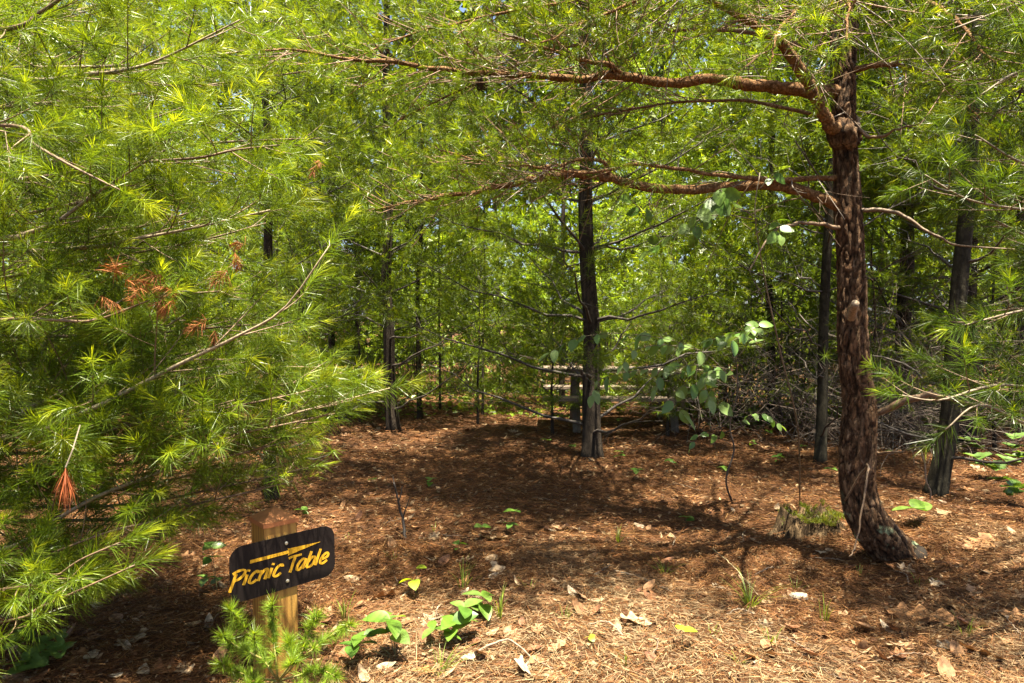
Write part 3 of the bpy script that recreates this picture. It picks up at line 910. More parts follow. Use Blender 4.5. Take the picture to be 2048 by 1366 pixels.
def right_pine():
    """pine whose green sprays reach in from the right edge"""
    bx = P(2420, 632, 3.6); base = np.array((bx[0], bx[1], float(gz(bx[0], bx[1]))))
    t = thing('edge_pine', 'pine just outside the right edge reaching in with dark green needle sprays', 'tree', base)
    zz = np.linspace(-.1, 7, 40)
    mb = MB(); mb.tube(np.stack([base[0] + 0 * zz, base[1] + 0 * zz, base[2] + zz], 1), np.linspace(.1, .012, 40), 12); mb.build('trunk', M_DARKBARK, t, smooth=True)
    for pts, st, sec, sp in (
            ([(2420, 820, 3.6, 14), (2150, 790, 3.0, 9), (2000, 770, 2.8, 6), (1880, 800, 2.7, 4), (1800, 790, 2.65, 3)], .42, .35, .09),
            ([(2420, 960, 3.6, 12), (2200, 880, 3.1, 8), (2060, 850, 2.9, 6), (1960, 810, 2.8, 4), (1890, 860, 2.8, 3)], .45, .3, .1),
            ([(2420, 640, 3.6, 14), (2200, 600, 3.1, 9), (2050, 620, 2.9, 5), (1930, 650, 2.8, 3)], .45, .35, .1),
            ([(2420, 480, 3.6, 14), (2200, 430, 3.2, 9), (2060, 420, 3.0, 6), (1940, 400, 2.9, 4), (1850, 350, 2.8, 3)], .42, .4, .09),
            ([(2420, 360, 3.6, 14), (2200, 330, 3.2, 9), (2060, 330, 3.0, 6), (1950, 270, 2.9, 3)], .42, .4, .09),
            ([(2420, 200, 3.6, 14), (2200, 130, 3.2, 9), (2050, 140, 3.0, 6), (1960, 190, 2.9, 3)], .4, .5, .08),
            ([(2420, 40, 3.6, 14), (2200, -40, 3.2, 9), (2060, 0, 3.0, 6), (1900, 60, 2.9, 3)], .4, .5, .08),
            ([(2420, 560, 3.6, 12), (2200, 540, 3.4, 8), (2050, 470, 3.3, 5), (1990, 440, 3.2, 3)], .4, .35, .1)):
        pth, rr = pxlimb(pts, 22); m = MB(); m.tube(pth, rr, 6, (.22, .17, .11)); o = m.build('limb', M_TWIG, t, smooth=True)
        sh = []; tm = MB(); spray(tm, sh, pth, .002, sec=sec, space=sp, start=st, slen=.12, roll=25)
        tm.build('twigs', M_TWIG, o, smooth=True, kind='stuff')
        nm = MB(); near_needles(nm, sh, .105, .0021, 72, droop=.12, phis=(70, 25), new=.15, old=np.array((.07, .125, .009)))
        nm.build('needles', M_NEEDLE, o, kind='stuff')
    for k in range(14):
        z = 4 + .22 * k; a = k * 2.4; ll = 1.5 * (1 - k / 17); uu = np.linspace(0, 1, 6)[:, None]
        pth = np.array((base[0], base[1], z)) + np.array((math.cos(a), math.sin(a), .3)) * ll * uu
        m = MB(); m.tube(pth, np.linspace(.014, .003, 6), 5, TWIG); o = m.build('limb', M_TWIG, t, smooth=True)
        sh = []; spray(None, sh, pth, .002, sec=.5, space=.12, start=.3, tw=False)
        nm = MB(); needle_mesh(nm, sh, 9, .12, .009, 1); nm.build('needles', M_NEEDLE, o, kind='stuff')


crooked_pine()
left_pine()
right_pine()

# ---- the grove: trunks that can be told apart
pine_tree('grove_pine', 'dark-trunked pine in the middle with a fan of dead branches near its base', G(1185, 915), 9.0, .10, 'mid', 'grove pines',
          lean=(-.1, 0), dead_to=.5, limb_len=2.4, nlimb=5, whorl=.55, first=.3)
pine_tree('grove_pine', 'straight black-trunked pine left of the picnic table, thicker of the left pair', G(788, 862), 9, .085, 'mid', 'grove pines', dead_to=1.3, limb_len=2.3, lean=(.02, 0), nlimb=4)
pine_tree('grove_pine', 'slender dark pine right beside the thicker black trunk on the left', G(841, 838), 8.5, .040, 'mid', 'grove pines', dead_to=1.5, limb_len=1.7, nlimb=3)
pine_tree('grove_pine', 'thinnest sapling pine stem between the left pair and the middle pine', G(965, 832), 6.0, .022, 'far', 'grove pines', dead_to=1.6, limb_len=.8, nlimb=3)
pine_tree('grove_pine', 'thin grey pine with a sunlit left edge just left of the crooked trunk', G(1640, 926), 9, .055, 'mid', 'grove pines', dead_to=1.7, limb_len=2.0, nlimb=3, bark=M_GREYBARK)
pine_tree('grove_pine', 'mossy grey-green trunk right of the crooked pine, rising out of the top', G(1868, 990), 8.5, .078, 'mid', 'grove pines', dead_to=2.0, limb_len=1.6, nlimb=3, bark=M_GREYBARK, lean=(.32, 0))
pine_tree('grove_pine', 'dark thick trunk in shade behind the mossy trunk at right', G(1925, 880), 10, .12, 'far', 'grove pines', dead_to=2.6, limb_len=3.0, nlimb=5, top_dens=1.2)
pine_tree('grove_pine', 'dark trunk seen just right of the crooked pine in the shade', G(1805, 862), 10, .11, 'far', 'grove pines', dead_to=2.4, limb_len=3.0, nlimb=5, top_dens=1.2)
pine_tree('grove_pine', 'dark pine hidden low behind the left foliage beside the sign', G(546, 1000), 6.0, .05, 'mid', 'grove pines', dead_to=1.0, limb_len=1.5, nlimb=5)
pine_tree('grove_pine', 'narrow dark trunk at the edge of the left foliage', G(655, 835), 8, .06, 'far', 'grove pines', dead_to=1.8, limb_len=1.3, nlimb=4)
pine_tree('grove_pine', 'second narrow dark trunk deeper behind the left foliage', G(610, 815), 8, .05, 'far', 'grove pines', dead_to=1.6, limb_len=1.3, nlimb=4)
pine_tree('grove_pine', 'dim thin trunk in the brush between picnic table and crooked pine', G(1540, 850), 9, .055, 'far', 'grove pines', dead_to=1.8, limb_len=2.4, nlimb=4, top_dens=1.2)

for px, py, h, ll, lb in ((955, 850, 2.4, 1.0, 'low young pine with soft green sprays left of the picnic table'),
                          (720, 845, 3.0, 1.0, 'young pine between the left foliage and the black trunk'),
                          (1105, 868, 1.9, .9, 'low young pine screening the left end of the picnic table'),
                          (1335, 872, 1.5, .8, 'low young pine before the right end of the picnic table'),
                          (1380, 838, 3.4, 1.2, 'young pine behind the leafy shrub, right of the picnic table'),
                          (1560, 862, 3.6, 1.1, 'young pine in the brush left of the thin sunlit trunk'),
                          (1740, 870, 3.8, 1.2, 'shaded young pine behind the crooked trunk'),
                          (1990, 900, 3.8, 1.2, 'shaded young pine at the right edge behind the mossy trunk'),
                          (560, 880, 3.4, 1.2, 'young pine deep behind the left foliage'),
                          (880, 822, 4.6, 1.4, 'taller young pine just right of the slender dark stem')):
    pine_tree('young_pine', lb, G(px, py), h, .02, 'mid', 'young pines in the grove', dead_to=.25, limb_len=ll, nlimb=6 if h < 2 else 4, whorl=.24 if h < 2 else .42, first=.3, bark=M_DARKBARK)

pine_tree('grove_pine', 'dark pine trunk at the far right edge behind the needle sprays', G(2030, 850), 10, .10, 'far', 'grove pines', dead_to=2.2, limb_len=2.8, nlimb=5, top_dens=1.2)

# ---- background trees behind the grove
for k in range(24):
    y = 11.5 + (k % 4) * 2.6 + U(-.8, .8)
    x = (-.95 + 1.9 * ((k * 7) % 24) / 23) * y * .80 + U(-.5, .5)
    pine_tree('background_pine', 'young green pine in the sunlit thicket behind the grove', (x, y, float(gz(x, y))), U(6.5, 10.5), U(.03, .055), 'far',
              'young pines of the background thicket', dead_to=.3, limb_len=U(1.5, 2.1), joined=True, whorl=.6, nlimb=4, tone=1.55, top_dens=.5)  # tone brightens the needle colour to stand in for backlit glow


def leaf_quads(mb, c, f, s, wr, col, fold=.25):
    n = len(c)
    f = nrm(f)
    sd_, up = perp_basis(f)
    a = rng.uniform(-.9, .9, n)[:, None]
    sd_ = sd_ * np.cos(a) + up * np.sin(a); up = np.cross(sd_, f)
    S = s[:, None]
    v = np.stack([c, c + f * S * .45 + sd_ * S * wr + up * S * fold * .4, c + f * S - up * S * .1, c + f * S * .45 - sd_ * S * wr + up * S * fold * .4], 1).reshape(-1, 3)
    k = np.arange(n)[:, None] * 4
    mb.add(v, np.concatenate([k + np.array([[0, 1, 2]]), k + np.array([[0, 2, 3]])]), np.repeat(col, 4, 0))


def bush(x, y, r, h, n, label, size, c0, group=None, name='understory_bush'):
    z = float(gz(x, y))
    t = thing(name, label, 'bush', (x, y, z), group)
    st = MB(); tips = []
    for k in range(9):
        a = U(0, 6.28); d = nrm(np.array((math.cos(a) * U(.1, .8) * r / h, math.sin(a) * U(.1, .8) * r / h, 1)))
        q = twig(st, np.array((x, y, z - .03)), d, h * U(.6, 1), .012, .003, bend=.2, n=7, col=TWIG_DK); tips.append(q)
    st.build('stem', M_TWIG, t, smooth=True)
    tp = np.concatenate(tips); i = rng.integers(0, len(tp), n)
    c = tp[i] + rng.normal(0, 1, (n, 3)) * np.array((.30 * r, .30 * r, .12 * h))
    c[:, 2] = np.maximum(c[:, 2], z + .05)
    f = nrm(c - np.array((x, y, z + h * .4)) + rng.normal(0, .35, (n, 3))); f[:, 2] -= .2
    col = c0 * rng.uniform(.55, 1.4, n)[:, None]
    m = MB(); leaf_quads(m, c, f, size * rng.uniform(.6, 1.3, n), .3, col)
    m.build('foliage', M_LEAF, t, kind='stuff')


GREEN_L = np.array((.16, .24, .018)); GREEN_D = np.array((.05, .11, .018))
for k in range(16):
    y = 10.2 + (k % 3) * 1.6 + U(-.4, .4); x = (-.9 + 1.8 * ((k * 5) % 16) / 15) * y * .78
    bush(x, y, U(.9, 1.5), U(1.2, 3.6), 1500, 'bright green leafy bush in the sunlit thicket behind the grove', .10, GREEN_L, 'thicket bushes')


def backdrop():
    mb = MB(); n = 46000
    y = rng.uniform(21, 32, n); x = rng.uniform(-.95, .95, n) * y
    # clumpy heights
    top = 16 + 3.5 * np.sin(x * .55 + 1) + 2.5 * np.sin(x * 1.3 + y)
    z = rng.uniform(0, 1, n) ** .85 * np.maximum(top, 4)
    c = np.stack([x, y, z], 1) + rng.normal(0, .3, (n, 3)); c[:, 2] = np.maximum(c[:, 2], .1)
    col = np.where(rng.uniform(0, 1, n)[:, None] < .5, np.array((.10, .165, .015)), np.array((.165, .23, .02))) * rng.uniform(.5, 1.4, n)[:, None]
    leaf_quads(mb, c, rng.normal(0, 1, (n, 3)), .55 * rng.uniform(.5, 1.3, n), .32, col)
    o = mb.build('distant_woods', M_LEAF, kind='stuff'); tag(o, 'far green woods closing the view behind the thicket', 'woods')


backdrop()
def low_cover():
    mb = MB(); n = 9000
    y = rng.uniform(9.8, 15, n); x = rng.uniform(-.85, .85, n) * y
    c = np.stack([x, y, gz(x, y) + rng.uniform(.02, .35, n) * (.5 + .5 * np.sin(x * 2 + y))], 1); c[:, 2] = np.maximum(c[:, 2], gz(x, y) + .02)
    col = GREEN_L * rng.uniform(.5, 1.3, n)[:, None]
    f = rng.normal(0, 1, (n, 3)); f[:, 2] = np.abs(f[:, 2]) * .3
    leaf_quads(mb, c, f, .09 * rng.uniform(.6, 1.3, n), .3, col)
    o = mb.build('ground_cover', M_LEAF, kind='stuff'); tag(o, 'low bright green leaf cover at the foot of the thicket', 'ground cover')


low_cover()

# ---- tangled dead brush on the right
def dead_brush(px, py, h, r, label, n=26):
    g = G(px, py)
    t = thing('dead_brush', label, 'brush', g, 'tangled dead brush')
    m = MB()
    for k in range(n):
        a = U(0, 6.28); d = nrm(np.array((math.cos(a) * U(.2, 1.2), math.sin(a) * U(.2, 1.2), U(.3, 1.2))))
        c = (.17, .135, .10) if U() < .5 else (.11, .072, .048)
        q = twig(m, g + np.array((U(-.2, .2), U(-.2, .2), -.02)), d, h * U(.5, 1.1), .006, .002, bend=.45, up=-.1, n=7, col=c); s = arc(q)
        for j in range(6):
            pp, tt = at_arc(q, s, U(.2, 1) * s[-1]); q2 = twig(m, pp, nrm(tt + rng.normal(0, .7, 3)), h * U(.15, .5), .0032, .0015, bend=.5, up=-.15, n=5, sides=3, col=c)
            for l in range(2):
                pp, tt = at_arc(q2, arc(q2), U(.3, .9) * arc(q2)[-1]); twig(m, pp, nrm(tt + rng.normal(0, .7, 3)), h * U(.08, .2), .002, .001, bend=.5, n=3, sides=3, col=c)
    m.build('branches', M_TWIG, t, smooth=True, kind='stuff')


dead_brush(1480, 845, 2.0, 1, 'tangle of bare grey twigs behind the leafy shrub')
dead_brush(1590, 880, 2.0, 1, 'bare brush piled around the thin sunlit trunk')
dead_brush(1780, 900, 2.0, 1, 'bare brush in the shade right of the crooked pine')
dead_brush(1900, 900, 2.0, 1, 'bare twigs around the foot of the mossy trunk')
dead_brush(1420, 862, 2.6, 1, 'tall bare twig tangle rising between the shrub and the picnic table', 22)
dead_brush(1665, 890, 2.4, 1, 'tall bare twigs standing directly behind the crooked trunk', 22)
dead_brush(690, 840, 1.1, 1, 'dark bare twigs beside the left foliage edge', 14)

# ================================================================== BROADLEAF PLANTS
def leaf_grid(L=.1, W=.045, curl=.15, fold=.12, tip=1.0, lobes=0, n=9, teeth=0.0):
    """one leaf along +x, real curved blade: outline by half-width profile"""
    u = np.linspace(0, 1, n)
    w = W * np.sin(np.pi * np.clip(u, 0, 1) ** .8) ** .75
    if lobes:
        w = w * (.62 + .38 * np.cos(u * lobes * 2 * np.pi)) + .004
    w[0] = .001; w[-1] = .0008
    z = -curl * L * u ** 2
    V = []; F = []
    for k in range(n):
        for s in (-1, 0, 1):
            V.append((u[k] * L, s * w[k], z[k] + abs(s) * w[k] * fold))
    for k in range(n - 1):
        for s in (0, 1):
            a = k * 3 + s; F.append((a, a + 3, a + 4, a + 1))
    return np.array(V), F


def leaf_mesh(name, mat, col, **k):
    v, f = leaf_grid(**k); mb = MB(); mb.add(v, f, col); return mb.mesh(name, mat, True)


LEAVES = {}
M_SHRUB = leaf_mat('shiny_shrub_leaf', .38, .5, .4, (1.4, 1.3, .5))
def put_leaf(parent, kind, pos, direction, scale=1.0, roll=0.0, name='leaf', up=None):
    me = LEAVES[kind]
    o = bpy.data.objects.new(name, me); COL.objects.link(o)
    d = Vector([float(q) for q in direction]).normalized()
    q = d.to_track_quat('X', 'Z')
    if up is not None:
        z = Vector([float(a) for a in up]); z = (z - d * z.dot(d)).normalized(); y = z.cross(d)
        q = Matrix((d, y, z)).transposed().to_quaternion()
    o.rotation_mode = 'QUATERNION'
    o.rotation_quaternion = q @ Quaternion((1, 0, 0), roll)
    o.location = tuple(float(a) for a in pos); o.scale = (scale,) * 3
    if parent is not None:
        o.parent = parent; o.matrix_parent_inverse = WORLD_INV(parent)
    return o


for i, (c, cu) in enumerate((((.13, .20, .075), .15), ((.11, .19, .045), .25), ((.075, .145, .04), .05))):
    LEAVES['shrub%d' % i] = leaf_mesh('shrub_leaf', M_SHRUB, np.array(c) * np.array((1.6, 1.6, 1.2)), L=.105, W=.030, curl=cu, fold=.2)  # shrub blades lightened so the colour carries the sky sheen
    LEAVES['vine%d' % i] = leaf_mesh('vine_leaf', M_LEAF, np.array(c) * np.array((1.2, 1.25, .6)), L=.12, W=.042, curl=cu, fold=.15)
    LEAVES['herb%d' % i] = leaf_mesh('herb_leaf', M_LEAF, np.array(c) * np.array((1.1, 1.2, .6)), L=.08, W=.026, curl=cu + .1, fold=.25)
    LEAVES['round%d' % i] = leaf_mesh('round_leaf', M_LEAF, np.array((.30, .40, .03)) * (1 - .15 * i), L=.085, W=.036, curl=cu + .3, fold=.1)


def maple_mesh(i):
    k = 41; a = np.linspace(-2.75, 2.75, k); L = .06
    lob = .50 + .34 * np.abs(np.cos(a * 1.42)) ** 1.3 + .05 * np.cos(a * 17)
    r = L * lob * (1 - .20 * np.abs(a) / 2.75)
    x = r * np.cos(a) + L * .45; y = r * np.sin(a)
    V = [(L * .45, 0, 0)] + [(x[j] * .55 + L * .2, y[j] * .55, .10 * abs(y[j]) * .55) for j in range(k)] + [(x[j], y[j], .22 * abs(y[j]) - 1.6 * max(0, x[j] - L) ** 2 * 8) for j in range(k)]
    F = [(1 + j, 1 + k + j, 2 + k + j, 2 + j) for j in range(k - 1)]
    mb = MB(); mb.add(V, F, np.array((.10, .18, .035)) * (1 + .2 * i)); mb.F[3].append(np.array([(0, 1 + j, 2 + j) for j in range(k - 1)]))
    return mb.mesh('maple_leaf', M_LEAF, True)


for i in range(3):
    LEAVES['maple%d' % i] = maple_mesh(i)


def leafy_branch(t, path, kind, n, scale, start=.2, spread=.9, droop=.3, r=.003):
    m = MB(); m.tube(path, np.linspace(r, .0012, len(path)), 5, (.13, .10, .055)); m.build('branch', M_TWIG, t, smooth=True)
    s = arc(path); side = 1
    for k in range(n):
        x = (start + (1 - start) * (k + .5) / n) * s[-1]; p, tt = at_arc(path, s, x); side = -side
        sv = nrm(np.cross(tt, (0, 0, 1.0))) * side
        d = nrm(tt * .6 + sv * spread * np.array((1, .5, 1)) + np.array((0, 0, U(-1.2, .25))) + rng.normal(0, .15, 3))
        put_leaf(t, kind + str(rng.integers(0, 3)), p, d, scale * U(.7, 1.15), rng.normal(0, .3), up=np.array((-.25, -.75, .7)) + rng.normal(0, .35, 3))
    p = path[-1]; put_leaf(t, kind + '0', p, nrm(path[-1] - path[-2]), scale * U(.8, 1.1))


def shrub():
    g = G(1466, 1002)
    t = thing('leafy_shrub', 'leafy shrub with pale shiny oval leaves arching in front of the picnic table', 'shrub', g)
    D = 5.5
    st = catmull([g - np.array((0, 0, .03)), P(1452, 960, D), P(1468, 900, D), P(1460, 850, D), P(1475, 780, D - .05), P(1470, 700, D - .1)], 24)
    m = MB(); m.tube(st, np.linspace(.009, .004, 24), 6, (.07, .05, .035)); m.build('stem', M_TWIG, t, smooth=True)
    for pts, n, sc in (([(1468, 760, 5.4), (1400, 700, 5.3), (1300, 672, 5.2), (1200, 668, 5.1), (1140, 682, 5.05), (1100, 705, 5.0)], 15, 1.15),
                       ([(1400, 700, 5.3), (1330, 690, 5.2), (1270, 700, 5.15), (1245, 730, 5.1)], 9, .95),
                       ([(1470, 780, 5.4), (1380, 735, 5.3), (1280, 740, 5.2), (1200, 760, 5.15), (1185, 790, 5.1)], 13, 1.0),
                       ([(1470, 740, 5.4), (1400, 730, 5.2), (1330, 740, 5.1), (1310, 780, 5.05)], 10, 1.0),
                       ([(1472, 720, 5.4), (1500, 680, 5.3), (1480, 665, 5.2), (1420, 680, 5.1)], 10, 1.05),
                       ([(1472, 700, 5.4), (1490, 660, 5.3), (1520, 650, 5.2), (1450, 690, 5.0)], 10, 1.1),
                       ([(1470, 760, 5.4), (1440, 740, 5.2), (1410, 760, 5.1), (1420, 800, 5.0)], 9, 1.1),
                       ([(1460, 840, 5.45), (1420, 780, 5.2), (1370, 770, 5.1), (1345, 800, 5.05), (1368, 830, 5.0)], 9, 1.25),
                       ([(1462, 890, 5.5), (1430, 870, 5.4), (1400, 870, 5.3), (1385, 890, 5.3)], 7, .8),
                       ([(1462, 860, 5.5), (1500, 830, 5.4), (1530, 830, 5.3), (1560, 850, 5.3)], 8, .8)):
        leafy_branch(t, catmull([P(*q) for q in pts], 14), 'shrub', n, sc)


shrub()


def vine():
    t = thing('climbing_vine', 'thin vine with glossy heart-shaped leaves hanging over the lower bare limb', 'vine', G(1600, 1010))
    st = catmull([G(1600, 1010) - np.array((0, 0, .02)), P(1596, 860, 4.3), P(1560, 700, 4.0), P(1530, 560, 3.85), P(1510, 430, 3.75), P(1520, 345, 3.75)], 26)
    m = MB(); m.tube(st, np.linspace(.006, .003, 26), 5, (.16, .12, .07)); m.build('stem', M_TWIG, t, smooth=True)
    for pts, n in (([(1515, 440, 3.75), (1460, 400, 3.7), (1420, 395, 3.65), (1395, 430, 3.6), (1390, 480, 3.6)], 10), ([(1518, 380, 3.75), (1545, 350, 3.7), (1560, 340, 3.65)], 4),
                   ([(1510, 470, 3.75), (1550, 440, 3.7), (1560, 470, 3.65)], 6), ([(1515, 440, 3.75), (1430, 430, 3.7), (1340, 470, 3.65), (1300, 500, 3.6)], 9),
                   ([(1320, 480, 3.62), (1280, 420, 3.6), (1250, 385, 3.6)], 3), ([(1420, 400, 3.65), (1440, 380, 3.6), (1450, 400, 3.58)], 4)):
        leafy_branch(t, catmull([P(*q) for q in pts], 12), 'vine', n, U(.65, .85), droop=.8)


vine()


def herb(name, label, g, stems, kind, group=None, cat='plant'):
    """stems: (height, lean x, lean y, leaf count, leaf scale)"""
    t = thing(name, label, cat, g, group)
    for h, lx, ly, n, sc in stems:
        u = np.linspace(0, 1, 7)[:, None]
        path = g + np.array((0, 0, -.01)) + np.array((lx, ly, 0)) * u ** 1.4 + np.array((0, 0, h)) * u
        m = MB(); m.tube(path, np.linspace(.0024, .001, 7), 4, (.14, .13, .04)); m.build('stem', M_TWIG, t, smooth=True)
        a = U(0, 6.28)
        for k in range(n):
            p = path[-1] if k < 3 else path[4]
            a += 2.2 + rng.normal(0, .2)
            put_leaf(t, kind + str(rng.integers(0, 3)), p, np.array((math.cos(a), math.sin(a), U(-.1, .45))), sc * U(.75, 1.15), rng.normal(0, .3))


herb('seedling', 'upright seedling with paired oval leaves in the middle of the clearing', G(1027, 1068), [(.17, .01, 0, 3, 1.0), (.08, -.02, 0, 3, .9)], 'herb')
herb('seedling', 'yellow-green plant with two broad round glowing leaves right of the sign', G(832, 1196), [(.11, -.01, 0, 2, 1.1), (.17, 0, .02, 1, .7)], 'round')
herb('bramble', 'bramble with ribbed leaflets right behind the pine seedling', G(792, 1320), [(.19, -.06, .02, 5, 1.2), (.2, -.02, -.02, 5, 1.25), (.12, -.14, 0, 4, 1.1), (.1, -.18, -.05, 3, 1.1)], 'herb')
herb('bramble', 'bramble with broad sunlit leaflets in the bottom middle, by the curved stick', G(905, 1290), [(.12, 0, 0, 5, 1.35), (.16, .05, .06, 5, 1.2), (.1, -.08, -.03, 4, 1.1)], 'herb')
herb('bramble', 'dark-leaved bramble just beyond the sunlit one', G(965, 1235), [(.11, .0, .02, 5, 1.3), (.07, -.06, .0, 3, 1.0)], 'herb')
herb('maple_seedling', 'large-leaved low plant in the bottom left corner', G(70, 1345), [(.14, -.05, 0, 5, 1.2), (.13, .06, .03, 5, 1.1), (.08, .0, -.06, 4, 1.1), (.11, .12, -.02, 4, 1.0)], 'maple')
herb('maple_seedling', 'low plant with one large dark leaf above the bottom left corner', G(60, 1290), [(.2, 0, 0, 4, 1.2)], 'maple')
herb('seedling', 'thin-stemmed sapling with drooping leaves left of the sign', G(435, 1190), [(.27, -.03, 0, 3, 1.0), (.2, -.05, .03, 3, .9), (.1, -.06, 0, 4, 1.0)], 'herb')
herb('seedling', 'small pale seedling between the stump and the middle pine', G(1372, 1050), [(.07, 0, 0, 4, .9)], 'herb')
herb('seedling', 'tiny plant with two dark leaves behind the sign post', G(605, 1030), [(.05, 0, 0, 4, .9)], 'herb')
herb('seedling', 'small plant with two broad leaves beside the crooked trunk', G(1830, 1050), [(.12, -.02, 0, 3, 1.25), (.1, .07, 0, 2, 1.25)], 'vine')
herb('seedling', 'yellowish leaf sprig on the sunlit litter at lower right of centre', G(1365, 1300), [(.10, 0, 0, 2, .7)], 'round')
herb('seedling', 'tiny sprig right of the brambles', G(1180, 1290), [(.05, 0, 0, 3, .4)], 'round')
herb('seedling', 'small plant right of the yellow-green round-leaved plant', G(918, 1112), [(.09, 0, 0, 4, .7)], 'herb')
herb('seedling', 'little sprout at the far left of the clearing beside the dead stem', G(755, 985), [(.12, -.02, 0, 2, .8)], 'herb')
for px, py, n, lb in ((1985, 960, 9, 'broad-leaved maple sapling in the shade, nearest the mossy trunk on its right'), (2020, 930, 9, 'dark maple sapling at the right edge, farther back than its neighbours'),
                      (1950, 920, 7, 'small maple sapling just behind the mossy trunk foot'), (2030, 1010, 7, 'lowest maple sapling at the right edge, closest to the camera')):
    herb('maple_sapling', lb, G(px, py), [(U(.15, .4), U(-.2, .2), U(-.1, .1), n, 1.5), (U(.1, .3), U(-.25, .25), U(-.1, .1), n, 1.4)], 'maple', 'saplings at the right edge')
for px, py, lb in ((1270, 960, 'green sprout on the dark litter in front and right of the middle pine'), (1150, 900, 'green sprout at the left foot of the middle pine'),
                   (1340, 930, 'green sprout midway between the middle pine and the shrub stem'), (1420, 870, 'green sprout behind the shrub stem on its left'),
                   (1500, 900, 'green sprout just right of the shrub stem'), (860, 975, 'green sprout right of the upright dead stem'),
                   (1235, 925, 'green sprout close to the right side of the middle pine foot'), (1560, 930, 'green sprout left of the thin grey trunk, nearer the camera'),
                   (1610, 900, 'green sprout touching the left of the thin grey trunk foot'), (1665, 955, 'green sprout between the thin grey trunk and the crooked pine'),
                   (1790, 930, 'green sprout between the crooked pine and the mossy trunk'), (1440, 945, 'green sprout beside the lower shrub stem, on its left'),
                   (1090, 905, 'green sprout well left of the middle pine'), (1240, 852, 'green sprout on the ground below the picnic table bench'),
                   (1540, 870, 'green sprout in front of the bare twig tangle'), (960, 1080, 'green sprout left of the upright seedling')):
    herb('forest_sprout', lb, G(px, py), [(U(.05, .16), U(-.04, .04), 0, int(U(3, 6)), U(.7, 1.0))], 'herb', 'sprouts in the clearing')


def grass(label, g, n, h, spread, group=None, lean=(0, 0)):
    mb = MB()
    t = None
    for k in range(n):
        a = U(0, 6.28); r = U(.1, 1) * spread
        u = np.linspace(0, 1, 5)[:, None]; hh = h * U(.5, 1.1)
        b = g + np.array((math.cos(a) * .03 * U(), math.sin(a) * .03 * U(), -.01))
        pth = b + np.array((math.cos(a) * r + lean[0], math.sin(a) * r + lean[1], 0)) * u ** 1.6 + np.array((0, 0, hh)) * (u - .25 * u ** 3)
        w = .0028 * (1 - u * .9); s = np.array((-math.sin(a), math.cos(a), 0))
        V = np.concatenate([pth - s * w, pth + s * w]); F = [(i, i + 1, i + 6, i + 5) for i in range(4)]
        mb.add(V, F, np.array((.17, .24, .03)) * U(.7, 1.4))
    o = bpy.data.objects.new('grass_tuft', mb.mesh('grass_tuft', M_LEAF)); COL.objects.link(o); tag(o, label, 'grass', group)


grass('arching tuft of thin grass on the litter below the stump', G(1500, 1215), 34, .20, .2)
grass('short grass tuft right of the arching one, before the crooked pine', G(1650, 1245), 12, .2, .09)
grass('grass tuft just right of the big oak leaf', G(1540, 1290), 14, .14, .1)
grass('upright grass in front of the sunlit seedling, right of the brambles', G(1000, 1235), 16, .22, .14)
grass('tall seeding grass behind the brambles', G(925, 1180), 16, .26, .13)
grass('grass tuft between pine seedling and bramble, beside the post', G(690, 1240), 16, .18, .1)
grass('dry grass at the bottom under the brambles', G(880, 1345), 30, .14, .16)
grass('thin grass tuft left of the fallen oak leaves at the centre', G(1235, 1085), 16, .16, .12)
grass('grass tuft in shade left of the arching grass', G(1330, 1150), 22, .13, .12)
grass('grass tuft near the bottom right corner', G(1930, 1270), 14, .14, .1)
for px, py, lb in ((790, 1120, 'grass sprig just below the upright dead stem'), (1060, 1180, 'grass sprig between the tall seeding grass and the raised pale leaf'), (1420, 1270, 'grass sprig left of the yellowish leaf sprig, on the bleached litter'),
                   (1590, 1180, 'grass sprig beside the small pale stone'), (1250, 1330, 'grass sprig at the bottom right of the curved stick'), (1480, 1330, 'grass sprig at the bottom, below the arching grass'),
                   (700, 1080, 'grass sprig right of the sign board'), (870, 1060, 'grass sprig right of the upright dead stem'), (1720, 1150, 'grass sprig in front of the crooked base'),
                   (1840, 1170, 'grass sprig under the right end of the crooked base'), (1130, 1240, 'grass sprig right of the dark-leaved bramble'), (330, 1180, 'grass sprig left of the sign under the spreading pine')):
    grass(lb, G(px, py), 8, U(.06, .12), .07, 'scattered grass sprigs')

# ================================================================== FALLEN LEAVES, STICKS, STUMP
def oak_mesh(i):
    """lobed oak leaf with curled blade"""
    n = 40; L = .15
    u = np.linspace(0, 1, n)
    w = .052 * np.sin(np.pi * u ** .9) ** .6 * (.68 + .32 * np.cos(u * 2 * np.pi * 3.5 + 3.3 + i + 1.2 * np.sin(4 * u))) + .004
    w[0] = .0015; w[-1] = .001
    cu = .25 + .2 * (i % 3)
    V, F = [], []
    for k in range(n):
        for s, q in ((-1, 1), (-.5, .5), (0, 0), (.5, .5), (1, 1)):
            y = s * w[k]
            V.append(((u[k] - .5) * L, y, cu * (y * y) * 9 + .25 * cu * L * (u[k] - .5) ** 2 * 3 * (1 if i % 2 else -1) + .004 * math.sin(11 * u[k] + i + 2 * s)))
    for k in range(n - 1):
        for s in range(4):
            a = k * 5 + s; F.append((a, a + 5, a + 6, a + 1))
    c = np.array([(.36, .21, .11), (.42, .30, .18), (.27, .12, .05), (.34, .17, .07), (.47, .37, .25)][i % 5])
    mb = MB(); mb.add(V, F, c); return mb.mesh('oak_leaf', M_DEADBIG, True)


def plain_dead(i):
    c = np.array([(.42, .29, .17), (.32, .17, .08), (.52, .41, .28), (.24, .11, .055)][i % 4])
    v, f = leaf_grid(L=.085, W=.024 + .006 * (i % 2), curl=-.15 - .1 * i, fold=.5 * (1 if i % 2 else -.3)); v[:, 0] -= .04
    v[:, 2] -= v[:, 2].min(); mb = MB(); mb.add(v, f, c); return mb.mesh('fallen_leaf', M_DEADBIG, True)


